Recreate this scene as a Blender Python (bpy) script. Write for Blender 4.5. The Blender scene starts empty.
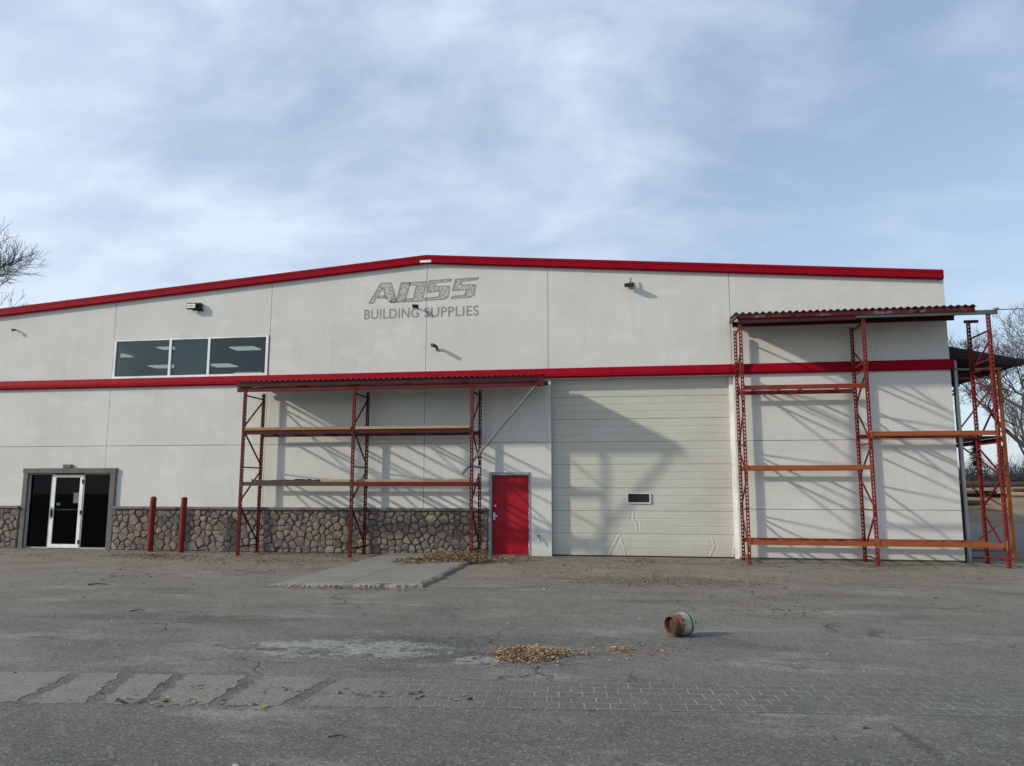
import bpy, bmesh, math, random
from mathutils import Vector, Matrix, noise as mnoise
R = random.Random(11)
sc = bpy.context.scene
col = sc.collection
rad = math.radians

# ------------------------------------------------------------------ nodes
class NT:
    def __init__(s, tree): s.t = tree; s.n = tree.nodes; s.l = tree.links
    def node(s, typ, **kw):
        n = s.n.new(typ)
        for k, v in kw.items():
            if k == 'ins':
                for a, b in v.items():
                    if isinstance(b, bpy.types.NodeSocket): s.l.new(b, n.inputs[a])
                    else: n.inputs[a].default_value = b
            else: setattr(n, k, v)
        return n
    def pos(s):
        return s.node('ShaderNodeNewGeometry').outputs['Position']
    def mapped(s, vec, scale=(1,1,1), loc=(0,0,0), rot=(0,0,0)):
        return s.node('ShaderNodeMapping', ins={'Vector': vec, 'Scale': scale, 'Location': loc, 'Rotation': rot}).outputs[0]
    def noise(s, vec, scale, detail=4, rough=.55, dist=0., out='Fac'):
        return s.node('ShaderNodeTexNoise', ins={'Vector': vec, 'Scale': scale, 'Detail': detail, 'Roughness': rough, 'Distortion': dist}).outputs[out]
    def voro(s, vec, scale, feature='F1', out='Distance'):
        return s.node('ShaderNodeTexVoronoi', feature=feature, ins={'Vector': vec, 'Scale': scale}).outputs[out]
    def ramp(s, fac, a, b, c0=(0,0,0,1), c1=(1,1,1,1)):
        n = s.node('ShaderNodeMapRange', ins={'Value': fac, 'From Min': a, 'From Max': b})
        n.clamp = True
        return n.outputs[0]
    def math(s, op, a, b=0., c=0.):
        n = s.node('ShaderNodeMath', operation=op)
        for i, v in enumerate((a, b, c)):
            if isinstance(v, bpy.types.NodeSocket): s.l.new(v, n.inputs[i])
            else: n.inputs[i].default_value = v
        return n.outputs[0]
    def mix(s, fac, a, b, blend='MIX'):
        n = s.node('ShaderNodeMix', data_type='RGBA', blend_type=blend)
        for i, v in ((0, fac), (6, a), (7, b)):
            if isinstance(v, bpy.types.NodeSocket): s.l.new(v, n.inputs[i])
            elif i == 0: n.inputs[0].default_value = v
            else: n.inputs[i].default_value = (*v[:3], 1)
        return n.outputs[2]
    def bump(s, h, strength=.3, dist=.01, normal=None):
        ins = {'Height': h, 'Strength': strength, 'Distance': dist}
        if normal is not None: ins['Normal'] = normal
        return s.node('ShaderNodeBump', ins=ins).outputs[0]
    def xyz(s, vec):
        n = s.node('ShaderNodeSeparateXYZ', ins={0: vec}); return n.outputs

def mat(name):
    m = bpy.data.materials.new(name); m.use_nodes = True
    nt = NT(m.node_tree)
    b = m.node_tree.nodes['Principled BSDF']
    return m, nt, b
def put(nt, b, **kw):
    for k, v in kw.items():
        k = k.replace('_', ' ')
        if isinstance(v, bpy.types.NodeSocket): nt.l.new(v, b.inputs[k])
        elif isinstance(v, tuple): b.inputs[k].default_value = (*v[:3], 1)
        else: b.inputs[k].default_value = v

M = {}
def m_wall(name, base, warm):
    m, nt, b = mat(name); P = nt.pos()
    x, y, z = nt.xyz(P)
    n1 = nt.noise(P, .55, 5, .6)
    n2 = nt.noise(nt.mapped(P, (1.6, 1.6, .35)), 1.6, 5, .65)
    n3 = nt.noise(P, 9, 4, .6)
    c = nt.mix(nt.ramp(n1, .3, .7), base, warm)
    c = nt.mix(nt.math('MULTIPLY', nt.ramp(n2, .5, .78), .16), c, (base[0]*.66, base[1]*.66, base[2]*.64))
    c = nt.mix(nt.math('MULTIPLY', nt.ramp(n3, .5, .75), .12), c, (.85, .85, .82))
    # splash-back grime close to the ground
    low = nt.ramp(nt.math('ADD', z, nt.math('MULTIPLY', nt.noise(P, 3.5, 5, .7), .55)), .75, .2)
    c = nt.mix(nt.math('MULTIPLY', low, .30), c, (.36, .33, .28))
    ds = nt.ramp(nt.noise(nt.mapped(P, (3.2, 3.2, .16), (4, 1, 2)), 2.2, 5, .6), .58, .78)
    c = nt.mix(nt.math('MULTIPLY', ds, .22), c, (.40, .38, .32))
    # patched areas of newer paint
    pt = nt.ramp(nt.noise(nt.mapped(P, (1, 1, 2.2), (7, 3, 1)), .9, 2, .4), .60, .66)
    c = nt.mix(nt.math('MULTIPLY', pt, .22), c, (.78, .77, .72))
    h = nt.math('ADD', nt.noise(P, 70, 4, .6), nt.math('MULTIPLY', nt.noise(P, 2.2, 4, .55), 1.6))
    put(nt, b, Base_Color=c, Roughness=.85, Normal=nt.bump(h, .35, .006)); b.inputs['Specular IOR Level'].default_value = .2
    return m
M['stucco'] = m_wall('painted_stucco', (.59, .587, .535), (.68, .67, .612))
M['stucco_in'] = m_wall('grey_wall', (.42, .42, .39), (.46, .455, .42))

def m_paint(name, colr, rust=(.16, .055, .025), amt=.35, rough=.5, fade=None, scale=7.):
    m, nt, b = mat(name); P = nt.pos()
    c = nt.mix(nt.ramp(nt.noise(P, 1.7, 5, .6), .35, .7), colr, fade or tuple(min(1, v*1.35+.012) for v in colr))
    r = nt.ramp(nt.noise(P, scale, 6, .72), .66-amt*.3, .80-amt*.3)
    c = nt.mix(nt.math('MULTIPLY', r, min(1, amt*2)), c, rust)
    d = nt.ramp(nt.noise(nt.mapped(P, (1, 1, .4)), 3, 4, .6), .45, .8)
    c = nt.mix(nt.math('MULTIPLY', d, .25), c, tuple(v*.55 for v in colr))
    put(nt, b, Base_Color=c, Roughness=nt.math('ADD', nt.math('MULTIPLY', r, .3), rough), Normal=nt.bump(nt.noise(P, 40, 4), .15, .003)); b.inputs['Specular IOR Level'].default_value = .22
    return m
M['trim_red'] = m_paint('red_trim_metal', (.27, .0022, .012), amt=.0, rough=.6, fade=(.31, .004, .017))
M['trim_red'].node_tree.nodes['Principled BSDF'].inputs['Specular IOR Level'].default_value = .08
M['door_red'] = m_paint('red_door_paint', (.30, .0015, .010), amt=.0, rough=.38)
M['post_red'] = m_paint('rack_red_paint', (.105, .009, .010), amt=.2, fade=(.16, .018, .017))
M['post_bright'] = m_paint('rack_bright_red_paint', (.15, .012, .010), amt=.24, fade=(.22, .03, .02))
M['orange'] = m_paint('rack_orange_paint', (.30, .075, .022), rust=(.15, .042, .018), amt=.34, fade=(.34, .11, .04))
M['beam_red'] = m_paint('rack_beam_red_orange', (.19, .026, .013), rust=(.33, .13, .07), amt=.33)
M['canopy_red'] = m_paint('corrugated_red_sheet', (.10, .007, .009), rust=(.14, .09, .08), amt=.2, scale=4)
M['fascia_worn'] = m_paint('peeling_red_fascia', (.075, .006, .007), rust=(.34, .30, .28), amt=.36, scale=3.2)
M['bollard'] = m_paint('bollard_red', (.16, .014, .013), amt=.16, rough=.6, fade=(.20, .03, .024))
M['galv'] = m_paint('galvanised_steel', (.17, .175, .175), rust=(.22, .15, .1), amt=.22, rough=.45)
M['galv_light'] = m_paint('bright_galvanised_steel', (.42, .43, .43), rust=(.25, .2, .16), amt=.2, rough=.45)
M['dull_steel'] = m_paint('dull_grey_steel', (.085, .09, .09), rust=(.12, .08, .06), amt=.25, rough=.6)
M['white_metal'] = m_paint('white_aluminium', (.72, .72, .70), rust=(.5, .47, .42), amt=.2, rough=.4)
M['black_metal'] = m_paint('black_fixture', (.015, .015, .014), rust=(.04, .035, .03), amt=.2, rough=.5)
M['grey_frame'] = m_paint('grey_door_frame', (.30, .31, .30), rust=(.2, .15, .1), amt=.2, rough=.5)
M['chrome'] = m_paint('brushed_handle', (.6, .6, .58), rust=(.4, .38, .35), amt=.1, rough=.3)
M['dark_beam'] = m_paint('dark_red_beam', (.05, .006, .007), amt=.2)

def m_wood(name, a, bcol, rough=.8):
    m, nt, b = mat(name); P = nt.pos()
    g = nt.noise(nt.mapped(P, (.7, 12, 12)), 4, 5, .6)
    c = nt.mix(nt.ramp(g, .35, .68), a, bcol)
    c = nt.mix(nt.math('MULTIPLY', nt.ramp(nt.noise(P, 2.4, 4, .6), .5, .75), .6), c, tuple(v*.45 for v in a))
    put(nt, b, Base_Color=c, Roughness=rough, Normal=nt.bump(g, .4, .004))
    return m
M['wood_tan'] = m_wood('weathered_pine', (.34, .22, .11), (.47, .34, .19))
M['wood_orange'] = m_wood('orange_pine', (.30, .14, .065), (.40, .22, .11))
M['wood_dark'] = m_wood('dark_weathered_wood', (.045, .03, .021), (.08, .056, .04))
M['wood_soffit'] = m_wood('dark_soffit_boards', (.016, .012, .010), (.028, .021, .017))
M['trim_stone'] = m_wood('grey_brown_cast_trim', (.12, .105, .092), (.17, .15, .13))

def m_stone():
    m, nt, b = mat('field_stone'); P = nt.pos()
    rnd = nt.node('ShaderNodeNewGeometry').outputs['Random Per Island']
    cr = nt.node('ShaderNodeValToRGB', ins={0: rnd})
    e = cr.color_ramp.elements
    e[0].position = 0; e[0].color = (.14, .108, .087, 1); e[1].position = 1; e[1].color = (.25, .195, .155, 1)
    for p, c in ((.3, (.175, .135, .106, 1)), (.55, (.14, .125, .11, 1)), (.75, (.195, .15, .12, 1))):
        k = cr.color_ramp.elements.new(p); k.color = c
    c = nt.mix(nt.math('MULTIPLY', nt.ramp(nt.noise(P, 11, 6, .7), .4, .7), .45), cr.outputs[0], (.30, .27, .235))
    h = nt.noise(P, 18, 6, .65)
    put(nt, b, Base_Color=c, Roughness=.9, Normal=nt.bump(h, .8, .02))
    return m
M['stone'] = m_stone()
def m_plain(name, c, rough=.8, var=.25, scale=6, bump=.2, spec=.5):
    m, nt, b = mat(name); P = nt.pos()
    n = nt.noise(P, scale, 5, .65)
    cc = nt.mix(nt.ramp(n, .3, .7), tuple(v*(1-var) for v in c), tuple(min(1, v*(1+var)) for v in c))
    put(nt, b, Base_Color=cc, Roughness=rough, Normal=nt.bump(nt.noise(P, scale*6, 4), bump, .004))
    b.inputs['Specular IOR Level'].default_value = spec
    return m
M['mortar'] = m_plain('dark_mortar', (.115, .095, .078), .95)
M['cap'] = m_plain('stone_cap', (.16, .145, .125), .9)
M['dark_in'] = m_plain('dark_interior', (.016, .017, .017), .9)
M['office'] = m_plain('office_interior', (.20, .235, .225), .9, .1)
M['roof'] = m_plain('roof_metal', (.25, .25, .25), .5)
M['black_roof'] = m_plain('black_tar_roofing', (.03, .03, .032), .85)
M['paper'] = m_plain('pale_notice', (.14, .155, .165), .8, .05)
M['sticker'] = m_plain('blue_sticker', (.03, .09, .17), .5, .05)
M['bark'] = m_plain('bare_bark', (.055, .045, .04), .95, .3, 4, .6)
M['bark_grey'] = m_plain('grey_bark', (.066, .056, .052), .95, .3, 4, .6)
M['needles'] = m_plain('conifer_needles', (.03, .045, .03), .9, .4, 2)
M['scrub'] = m_plain('far_scrub', (.105, .08, .068), .95, .3, 1)
M['white_paint'] = m_plain('white_siding', (.72, .72, .70), .7)
M['blind'] = m_plain('grey_roller_blind', (.34, .39, .38), .9, .06)

def m_door():
    m, nt, b = mat('cream_sectional_door'); P = nt.pos()
    c = nt.mix(nt.ramp(nt.noise(P, .7, 5, .6), .3, .7), (.51, .50, .425), (.57, .557, .48))
    g = nt.noise(nt.mapped(P, (.5, 1, 9)), 3.2, 6, .65)
    c = nt.mix(nt.math('MULTIPLY', nt.ramp(g, .48, .72), .30), c, (.36, .345, .28))
    x, y, z = nt.xyz(P)
    low = nt.ramp(nt.math('ADD', z, nt.math('MULTIPLY', nt.noise(P, 3, 5, .7), .5)), .7, .25)
    c = nt.mix(nt.math('MULTIPLY', low, .35), c, (.36, .32, .26))
    put(nt, b, Base_Color=c, Roughness=.6, Normal=nt.bump(nt.math('ADD', g, nt.noise(P, 30, 4)), .18, .006))
    return m
M['ohdoor'] = m_door()

def m_glass(name, tint, ior=1.45, rough=.0, diff=None):
    m, nt, b = mat(name); m.node_tree.nodes.remove(b)
    out = m.node_tree.nodes['Material Output']
    f = nt.node('ShaderNodeFresnel', ins={'IOR': ior}).outputs[0]
    t = nt.node('ShaderNodeBsdfTransparent', ins={'Color': (*tint, 1)}).outputs[0]
    g = nt.node('ShaderNodeBsdfGlossy', ins={'Color': (.9, .95, .95, 1), 'Roughness': rough}).outputs[0]
    mx = nt.node('ShaderNodeMixShader', ins={0: f, 1: t, 2: g})
    nt.l.new(mx.outputs[0], out.inputs[0])
    return m
M['glass'] = m_glass('office_glass', (.62, .70, .68), 1.5, .01)
M['glass_dark'] = m_glass('darkened_shop_glass', (.20, .22, .22), 1.22, .02)  # dark tint and low IOR stand in for dark surroundings the panes would reflect
def m_emit(name, c, s):
    m, nt, b = mat(name); put(nt, b, Base_Color=(.7, .7, .68), Roughness=.6, Emission_Color=c, Emission_Strength=s); return m
M['panel_light'] = m_emit('ceiling_light_panel', (1, .98, .92), .5)

def m_ghost(name, c, lo, hi, scale):
    m, nt, b = mat(name); P = nt.pos()
    out = m.node_tree.nodes['Material Output']
    n = nt.math('ADD', nt.math('MULTIPLY', nt.noise(P, scale, 5, .75), .65), nt.math('MULTIPLY', nt.voro(P, scale*1.3), .35))
    put(nt, b, Base_Color=c, Roughness=.9)
    t = nt.node('ShaderNodeBsdfTransparent').outputs[0]
    mx = nt.node('ShaderNodeMixShader', ins={0: nt.ramp(n, lo, hi), 1: t, 2: b.outputs[0]})
    nt.l.new(mx.outputs[0], out.inputs[0])
    return m
M['ghost'] = m_ghost('old_adhesive_residue', (.44, .41, .385), .44, .68, 17)
M['ghost_edge'] = m_ghost('old_adhesive_edge', (.37, .34, .315), .30, .60, 24)
M['ghost_text'] = m_ghost('faded_letter_residue', (.34, .325, .31), .26, .60, 22)  # residue left by the old lettering

# ---- ground
def m_ground():
    m, nt, b = mat('worn_asphalt_yard'); P = nt.pos()
    x, y, z = nt.xyz(P)
    big = nt.noise(P, .22, 5, .6)
    mid = nt.noise(nt.mapped(P, (.7, 1, 1)), 1.1, 6, .62)
    fine = nt.noise(P, 7, 6, .7)
    c = nt.mix(nt.ramp(big, .33, .68), (.126, .119, .102), (.178, .168, .143))
    c = nt.mix(nt.math('MULTIPLY', nt.ramp(mid, .42, .68), .55), c, (.195, .186, .160))
    c = nt.mix(nt.math('MULTIPLY', nt.ramp(nt.noise(nt.mapped(P, (.6, 1, 1), (5, 9, 0)), .8, 5, .6), .52, .72), .55), c, (.068, .067, .063))
    c = nt.mix(nt.math('MULTIPLY', nt.ramp(fine, .5, .75), .30), c, (.24, .23, .205))
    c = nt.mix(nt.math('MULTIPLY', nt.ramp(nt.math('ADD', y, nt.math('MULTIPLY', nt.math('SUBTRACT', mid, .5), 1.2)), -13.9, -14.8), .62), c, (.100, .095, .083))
    # dust and leaf dirt blown against the building
    w = nt.math('ADD', y, nt.math('MULTIPLY', nt.math('SUBTRACT', mid, .5), 7.))
    c = nt.mix(nt.math('MULTIPLY', nt.ramp(w, -11.5, -3.), .84), c, (.232, .202, .152))
    dirt = nt.math('MULTIPLY', nt.ramp(nt.noise(P, .55, 7, .68), .52, .66), nt.ramp(y, -11.5, -3.))
    c = nt.mix(nt.math('MULTIPLY', dirt, .75), c, (.135, .10, .068))
    lt = nt.ramp(nt.noise(nt.mapped(P, (.55, 1.3, 1), (2, 4, 0)), .9, 7, .66), .54, .66)
    c = nt.mix(nt.math('MULTIPLY', lt, .85), c, (.26, .246, .21))
    dkp = nt.ramp(nt.noise(nt.mapped(P, (.5, 1.2, 1), (12, 4, 0)), .7, 7, .66), .55, .68)
    c = nt.mix(nt.math('MULTIPLY', dkp, .65), c, (.07, .068, .063))
    br = nt.math('MULTIPLY', nt.ramp(nt.noise(nt.mapped(P, (.8, 1.2, 1), (31, 7, 0)), 1.3, 8, .72), .53, .66), nt.ramp(y, -12.5, -4.))
    c = nt.mix(nt.math('MULTIPLY', br, .7), c, (.165, .125, .085))
    # brownish specks of litter
    sp = nt.ramp(nt.voro(nt.mapped(P, (1, 1, 0)), 9), .10, .05)
    c = nt.mix(nt.math('MULTIPLY', nt.math('MULTIPLY', sp, nt.ramp(mid, .45, .6)), nt.math('MULTIPLY', nt.ramp(y, -14, -4), .6)), c, (.12, .085, .05))
    # exposed pale patch where the surface broke away (potholes)
    def blob(cx, cy, rx, ry, rot=0.):
        q = nt.mapped(P, (1, 1, 0), (-cx, -cy, 0))
        q = nt.mapped(q, (1, 1, 0), (0, 0, 0), (0, 0, -rot))
        q = nt.mapped(q, (1/rx, 1/ry, 0))
        return nt.node('ShaderNodeVectorMath', operation='LENGTH', ins={0: q}).outputs['Value']
    wob = nt.math('MULTIPLY', nt.math('SUBTRACT', nt.noise(nt.mapped(P, (.8, 1.3, 1)), 1.9, 8, .68), .5), 2.4)
    def mask(d, soft=.1): return nt.ramp(nt.math('ADD', d, wob), 1., 1.-soft)
    ph = mask(blob(-3.3, -12.12, 1.3, .55, .05))
    ph2 = mask(blob(-1.65, -12.45, .30, .25))
    ph3 = mask(blob(-1.05, -11.85, .75, .35))
    pale = nt.math('MAXIMUM', ph, nt.math('MAXIMUM', ph2, nt.math('MULTIPLY', ph3, .35)))
    pale = nt.math('MULTIPLY', pale, nt.ramp(nt.math('ADD', nt.math('MULTIPLY', nt.noise(nt.mapped(P, (.8, 1.3, 1)), 1.9, 8, .72), .6), nt.math('MULTIPLY', nt.noise(P, 11, 5, .7), .4)), .44, .53))
    dk = mask(blob(-2.3, -11.95, 2.2, .75, .04), .3)
    dk2 = mask(blob(-6.3, -10.6, 2.2, .35, .03), .5)  # shading of the uneven ground, painted in as a darker band
    gapm = mask(blob(-4.7, -13.98, 2.1, .66, .1), .25)
    c = nt.mix(nt.math('MULTIPLY', gapm, .4), c, (.07, .067, .06))
    c = nt.mix(nt.math('MULTIPLY', nt.math('MAXIMUM', dk, dk2), .5), c, (.062, .062, .061))
    c = nt.mix(nt.math('MULTIPLY', pale, .85), c, (.34, .33, .295))
    st = mask(blob(1.88, -14.45, .07, .55, .12), .6)
    c = nt.mix(nt.math('MULTIPLY', st, .6), c, (.05, .052, .052))
    rb = mask(blob(.15, -5.2, 2.2, 1.0), .6)
    c = nt.mix(nt.math('MULTIPLY', rb, .7), c, (.135, .10, .072))
    rb2 = mask(blob(.0, -11.7, .5, .4), .6)
    c = nt.mix(nt.math('MULTIPLY', rb2, .45), c, (.17, .13, .095))
    # cracks
    qd = nt.node('ShaderNodeVectorMath', operation='ADD', ins={0: P, 1: nt.noise(P, 1.4, 5, .6, out='Color')}).outputs[0]
    cr = nt.voro(nt.mapped(qd, (.55, .75, 0)), .8, 'DISTANCE_TO_EDGE')
    crm = nt.math('MULTIPLY', nt.ramp(cr, .012, .003), nt.ramp(nt.noise(P, .5, 3, .5), .5, .6))
    c = nt.mix(nt.math('MULTIPLY', crm, .7), c, (.05, .048, .045))
    fl = nt.math('MULTIPLY', nt.ramp(nt.noise(nt.mapped(P, (.45, 1.4, 1), (3, 8, 0)), 3.4, 6, .7), .66, .72), nt.ramp(mid, .4, .6))
    c = nt.mix(nt.math('MULTIPLY', fl, .6), c, (.34, .33, .30))
    # aggregate
    ag = nt.voro(nt.mapped(P, (1, 1, 0)), 62, 'F1', 'Color')
    agv = nt.node('ShaderNodeSeparateColor', ins={0: ag}).outputs[0]
    c = nt.mix(nt.math('MULTIPLY', nt.ramp(agv, .80, .95), .5), c, (.30, .29, .27))
    c = nt.mix(nt.math('MULTIPLY', nt.ramp(agv, .28, .08), .55), c, (.055, .055, .055))
    hb = nt.math('ADD', nt.math('MULTIPLY', nt.voro(nt.mapped(P, (1, 1, 0)), 62), .5), nt.math('MULTIPLY', nt.noise(P, 22, 6, .7), 1.2))
    hb = nt.math('SUBTRACT', hb, nt.math('MULTIPLY', crm, 2.))
    hb = nt.math('SUBTRACT', hb, nt.math('MULTIPLY', pale, 1.2))
    N1 = nt.bump(nt.noise(nt.mapped(P, (.7, 1, 1)), 1.3, 6, .6), .7, .10)
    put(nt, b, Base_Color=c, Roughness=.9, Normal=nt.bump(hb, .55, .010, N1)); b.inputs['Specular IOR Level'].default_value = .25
    return m
M['ground'] = m_ground()

def m_paver():
    m, nt, b = mat('stamped_paver_strip'); P = nt.pos()
    q = nt.mapped(P, (1, 1, 1), (0, 0, 0), (0, 0, -.108))
    q = nt.node('ShaderNodeVectorMath', operation='ADD', ins={0: q, 1: nt.node('ShaderNodeVectorMath', operation='SCALE', ins={0: nt.noise(P, 2.5, 4, .6, out='Color'), 'Scale': .05}).outputs[0]}).outputs[0]
    br = nt.node('ShaderNodeTexBrick', ins={'Vector': q, 'Scale': 1., 'Mortar Size': .009, 'Mortar Smooth': .5, 'Brick Width': .205, 'Row Height': .165, 'Color1': (.112, .107, .095, 1), 'Color2': (.145, .139, .123, 1), 'Mortar': (.31, .298, .265, 1)})
    wear = nt.ramp(nt.noise(P, 1.3, 5, .65), .38, .58)
    x, y, z = nt.xyz(P)
    side = nt.ramp(x, -3.2, -1.)
    body = nt.mix(nt.ramp(nt.noise(P, 3, 5, .6), .35, .7), (.115, .110, .098), (.152, .146, .128))
    pale = nt.mix(nt.ramp(nt.noise(P, 5, 5, .6), .3, .7), (.185, .177, .156), (.245, .235, .206))
    body = nt.mix(side, pale, body)
    c = nt.mix(nt.math('MULTIPLY', nt.math('ADD', .08, nt.math('MULTIPLY', wear, .85)), nt.math('ADD', .12, nt.math('MULTIPLY', side, .80))), body, br.outputs[0])
    ag = nt.node('ShaderNodeSeparateColor', ins={0: nt.voro(nt.mapped(P, (1, 1, 0)), 70, 'F1', 'Color')}).outputs[0]
    c = nt.mix(nt.math('MULTIPLY', nt.ramp(ag, .8, .95), .35), c, (.33, .325, .31))
    c = nt.mix(nt.math('MULTIPLY', nt.ramp(ag, .25, .08), .4), c, (.06, .06, .06))
    h = nt.math('ADD', nt.math('MULTIPLY', br.outputs['Fac'], -1.), nt.math('MULTIPLY', nt.noise(P, 14, 6, .7), 1.))
    put(nt, b, Base_Color=c, Roughness=.9, Normal=nt.bump(h, .6, .012)); b.inputs['Specular IOR Level'].default_value = .25
    return m
M['paver'] = m_paver()
def m_conc():
    m, nt, b = mat('old_concrete'); P = nt.pos()
    c = nt.mix(nt.ramp(nt.noise(P, .9, 6, .62), .35, .68), (.185, .178, .153), (.24, .23, .198))
    c = nt.mix(nt.math('MULTIPLY', nt.ramp(nt.noise(P, 5, 6, .7), .52, .75), .3), c, (.23, .223, .20))
    c = nt.mix(nt.math('MULTIPLY', nt.ramp(nt.noise(P, .7, 5, .6), .55, .7), .4), c, (.17, .14, .105))
    x, y, z = nt.xyz(P)
    jx = nt.math('ABSOLUTE', nt.math('ADD', nt.math('ADD', x, 5.25), nt.math('MULTIPLY', nt.noise(P, 1.5, 4), .1)))
    c = nt.mix(nt.math('MULTIPLY', nt.ramp(jx, .035, .01), .6), c, (.07, .065, .055))
    edge = nt.ramp(nt.math('ADD', y, nt.math('MULTIPLY', nt.noise(P, 5, 5, .6), .25)), -6.72, -6.85)
    c = nt.mix(nt.math('MULTIPLY', edge, .5), c, (.30, .29, .25))
    put(nt, b, Base_Color=c, Roughness=.9, Normal=nt.bump(nt.noise(P, 20, 6, .7), .6, .02))
    return m
M['concrete'] = m_conc()
def m_field():
    m, nt, b = mat('dry_grass_field'); P = nt.pos()
    c = nt.mix(nt.ramp(nt.noise(P, .25, 6, .65), .35, .65), (.17, .125, .07), (.30, .23, .13))
    c = nt.mix(nt.ramp(nt.noise(P, 1.2, 6, .7), .5, .7), c, (.12, .085, .055))
    put(nt, b, Base_Color=c, Roughness=.95, Normal=nt.bump(nt.noise(P, 3, 6, .7), .9, .1))
    return m
M['field'] = m_field()
def m_leaf(name, cols):
    m, nt, b = mat(name)
    rnd = nt.node('ShaderNodeNewGeometry').outputs['Random Per Island']
    cr = nt.node('ShaderNodeValToRGB', ins={0: rnd}); cr.color_ramp.interpolation = 'CONSTANT'
    e = cr.color_ramp.elements
    e[0].color = (*cols[0], 1); e[1].position = 1/len(cols); e[1].color = (*cols[1], 1)
    for i, c in enumerate(cols[2:]):
        k = cr.color_ramp.elements.new((i+2)/len(cols)); k.color = (*c, 1)
    put(nt, b, Base_Color=cr.outputs[0], Roughness=.75)
    return m
M['leaf_tan'] = m_leaf('dry_tan_leaf', [(.40, .25, .12), (.33, .19, .085), (.47, .33, .18), (.24, .135, .065), (.38, .25, .13), (.15, .085, .045), (.44, .31, .19)])
M['leaf_yellow'] = m_leaf('yellow_brown_leaf', [(.31, .22, .09), (.24, .145, .065), (.38, .28, .13), (.16, .095, .045), (.27, .19, .09), (.12, .07, .04), (.33, .20, .10), (.20, .15, .09)])
M['leaf_brown'] = m_leaf('brown_leaf', [(.24, .16, .085), (.17, .11, .06), (.30, .21, .11), (.11, .07, .04)])
M['chips'] = m_leaf('litter', [(.04, .035, .03), (.09, .07, .05), (.05, .045, .04), (.15, .11, .07), (.34, .33, .31)])

def m_tank():
    m, nt, b = mat('rusty_cream_tank')
    P = nt.node('ShaderNodeTexCoord').outputs['Object']
    x, y, z = nt.xyz(P)
    n = nt.noise(P, 14, 6, .7)
    r = nt.ramp(nt.math('ADD', z, nt.math('MULTIPLY', nt.math('SUBTRACT', n, .5), .22)), .17, .125)
    spots = nt.ramp(nt.noise(P, 22, 5, .7), .62, .70)
    r = nt.math('MAXIMUM', r, nt.math('MULTIPLY', spots, .8))
    c = nt.mix(nt.ramp(nt.noise(P, 6, 4), .35, .7), (.33, .31, .24), (.46, .44, .36))
    rust = nt.mix(nt.ramp(nt.noise(P, 30, 5, .6), .35, .65), (.085, .045, .027), (.15, .08, .045))
    put(nt, b, Base_Color=nt.mix(r, c, rust), Roughness=.65, Normal=nt.bump(n, .3, .004))
    return m
M['tank'] = m_tank()
M['dark_rust'] = m_plain('dark_rust', (.05, .03, .02), .9, .4, 20, .5)
M['rust'] = m_plain('orange_rust', (.12, .055, .03), .85, .4, 20, .5)

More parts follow.
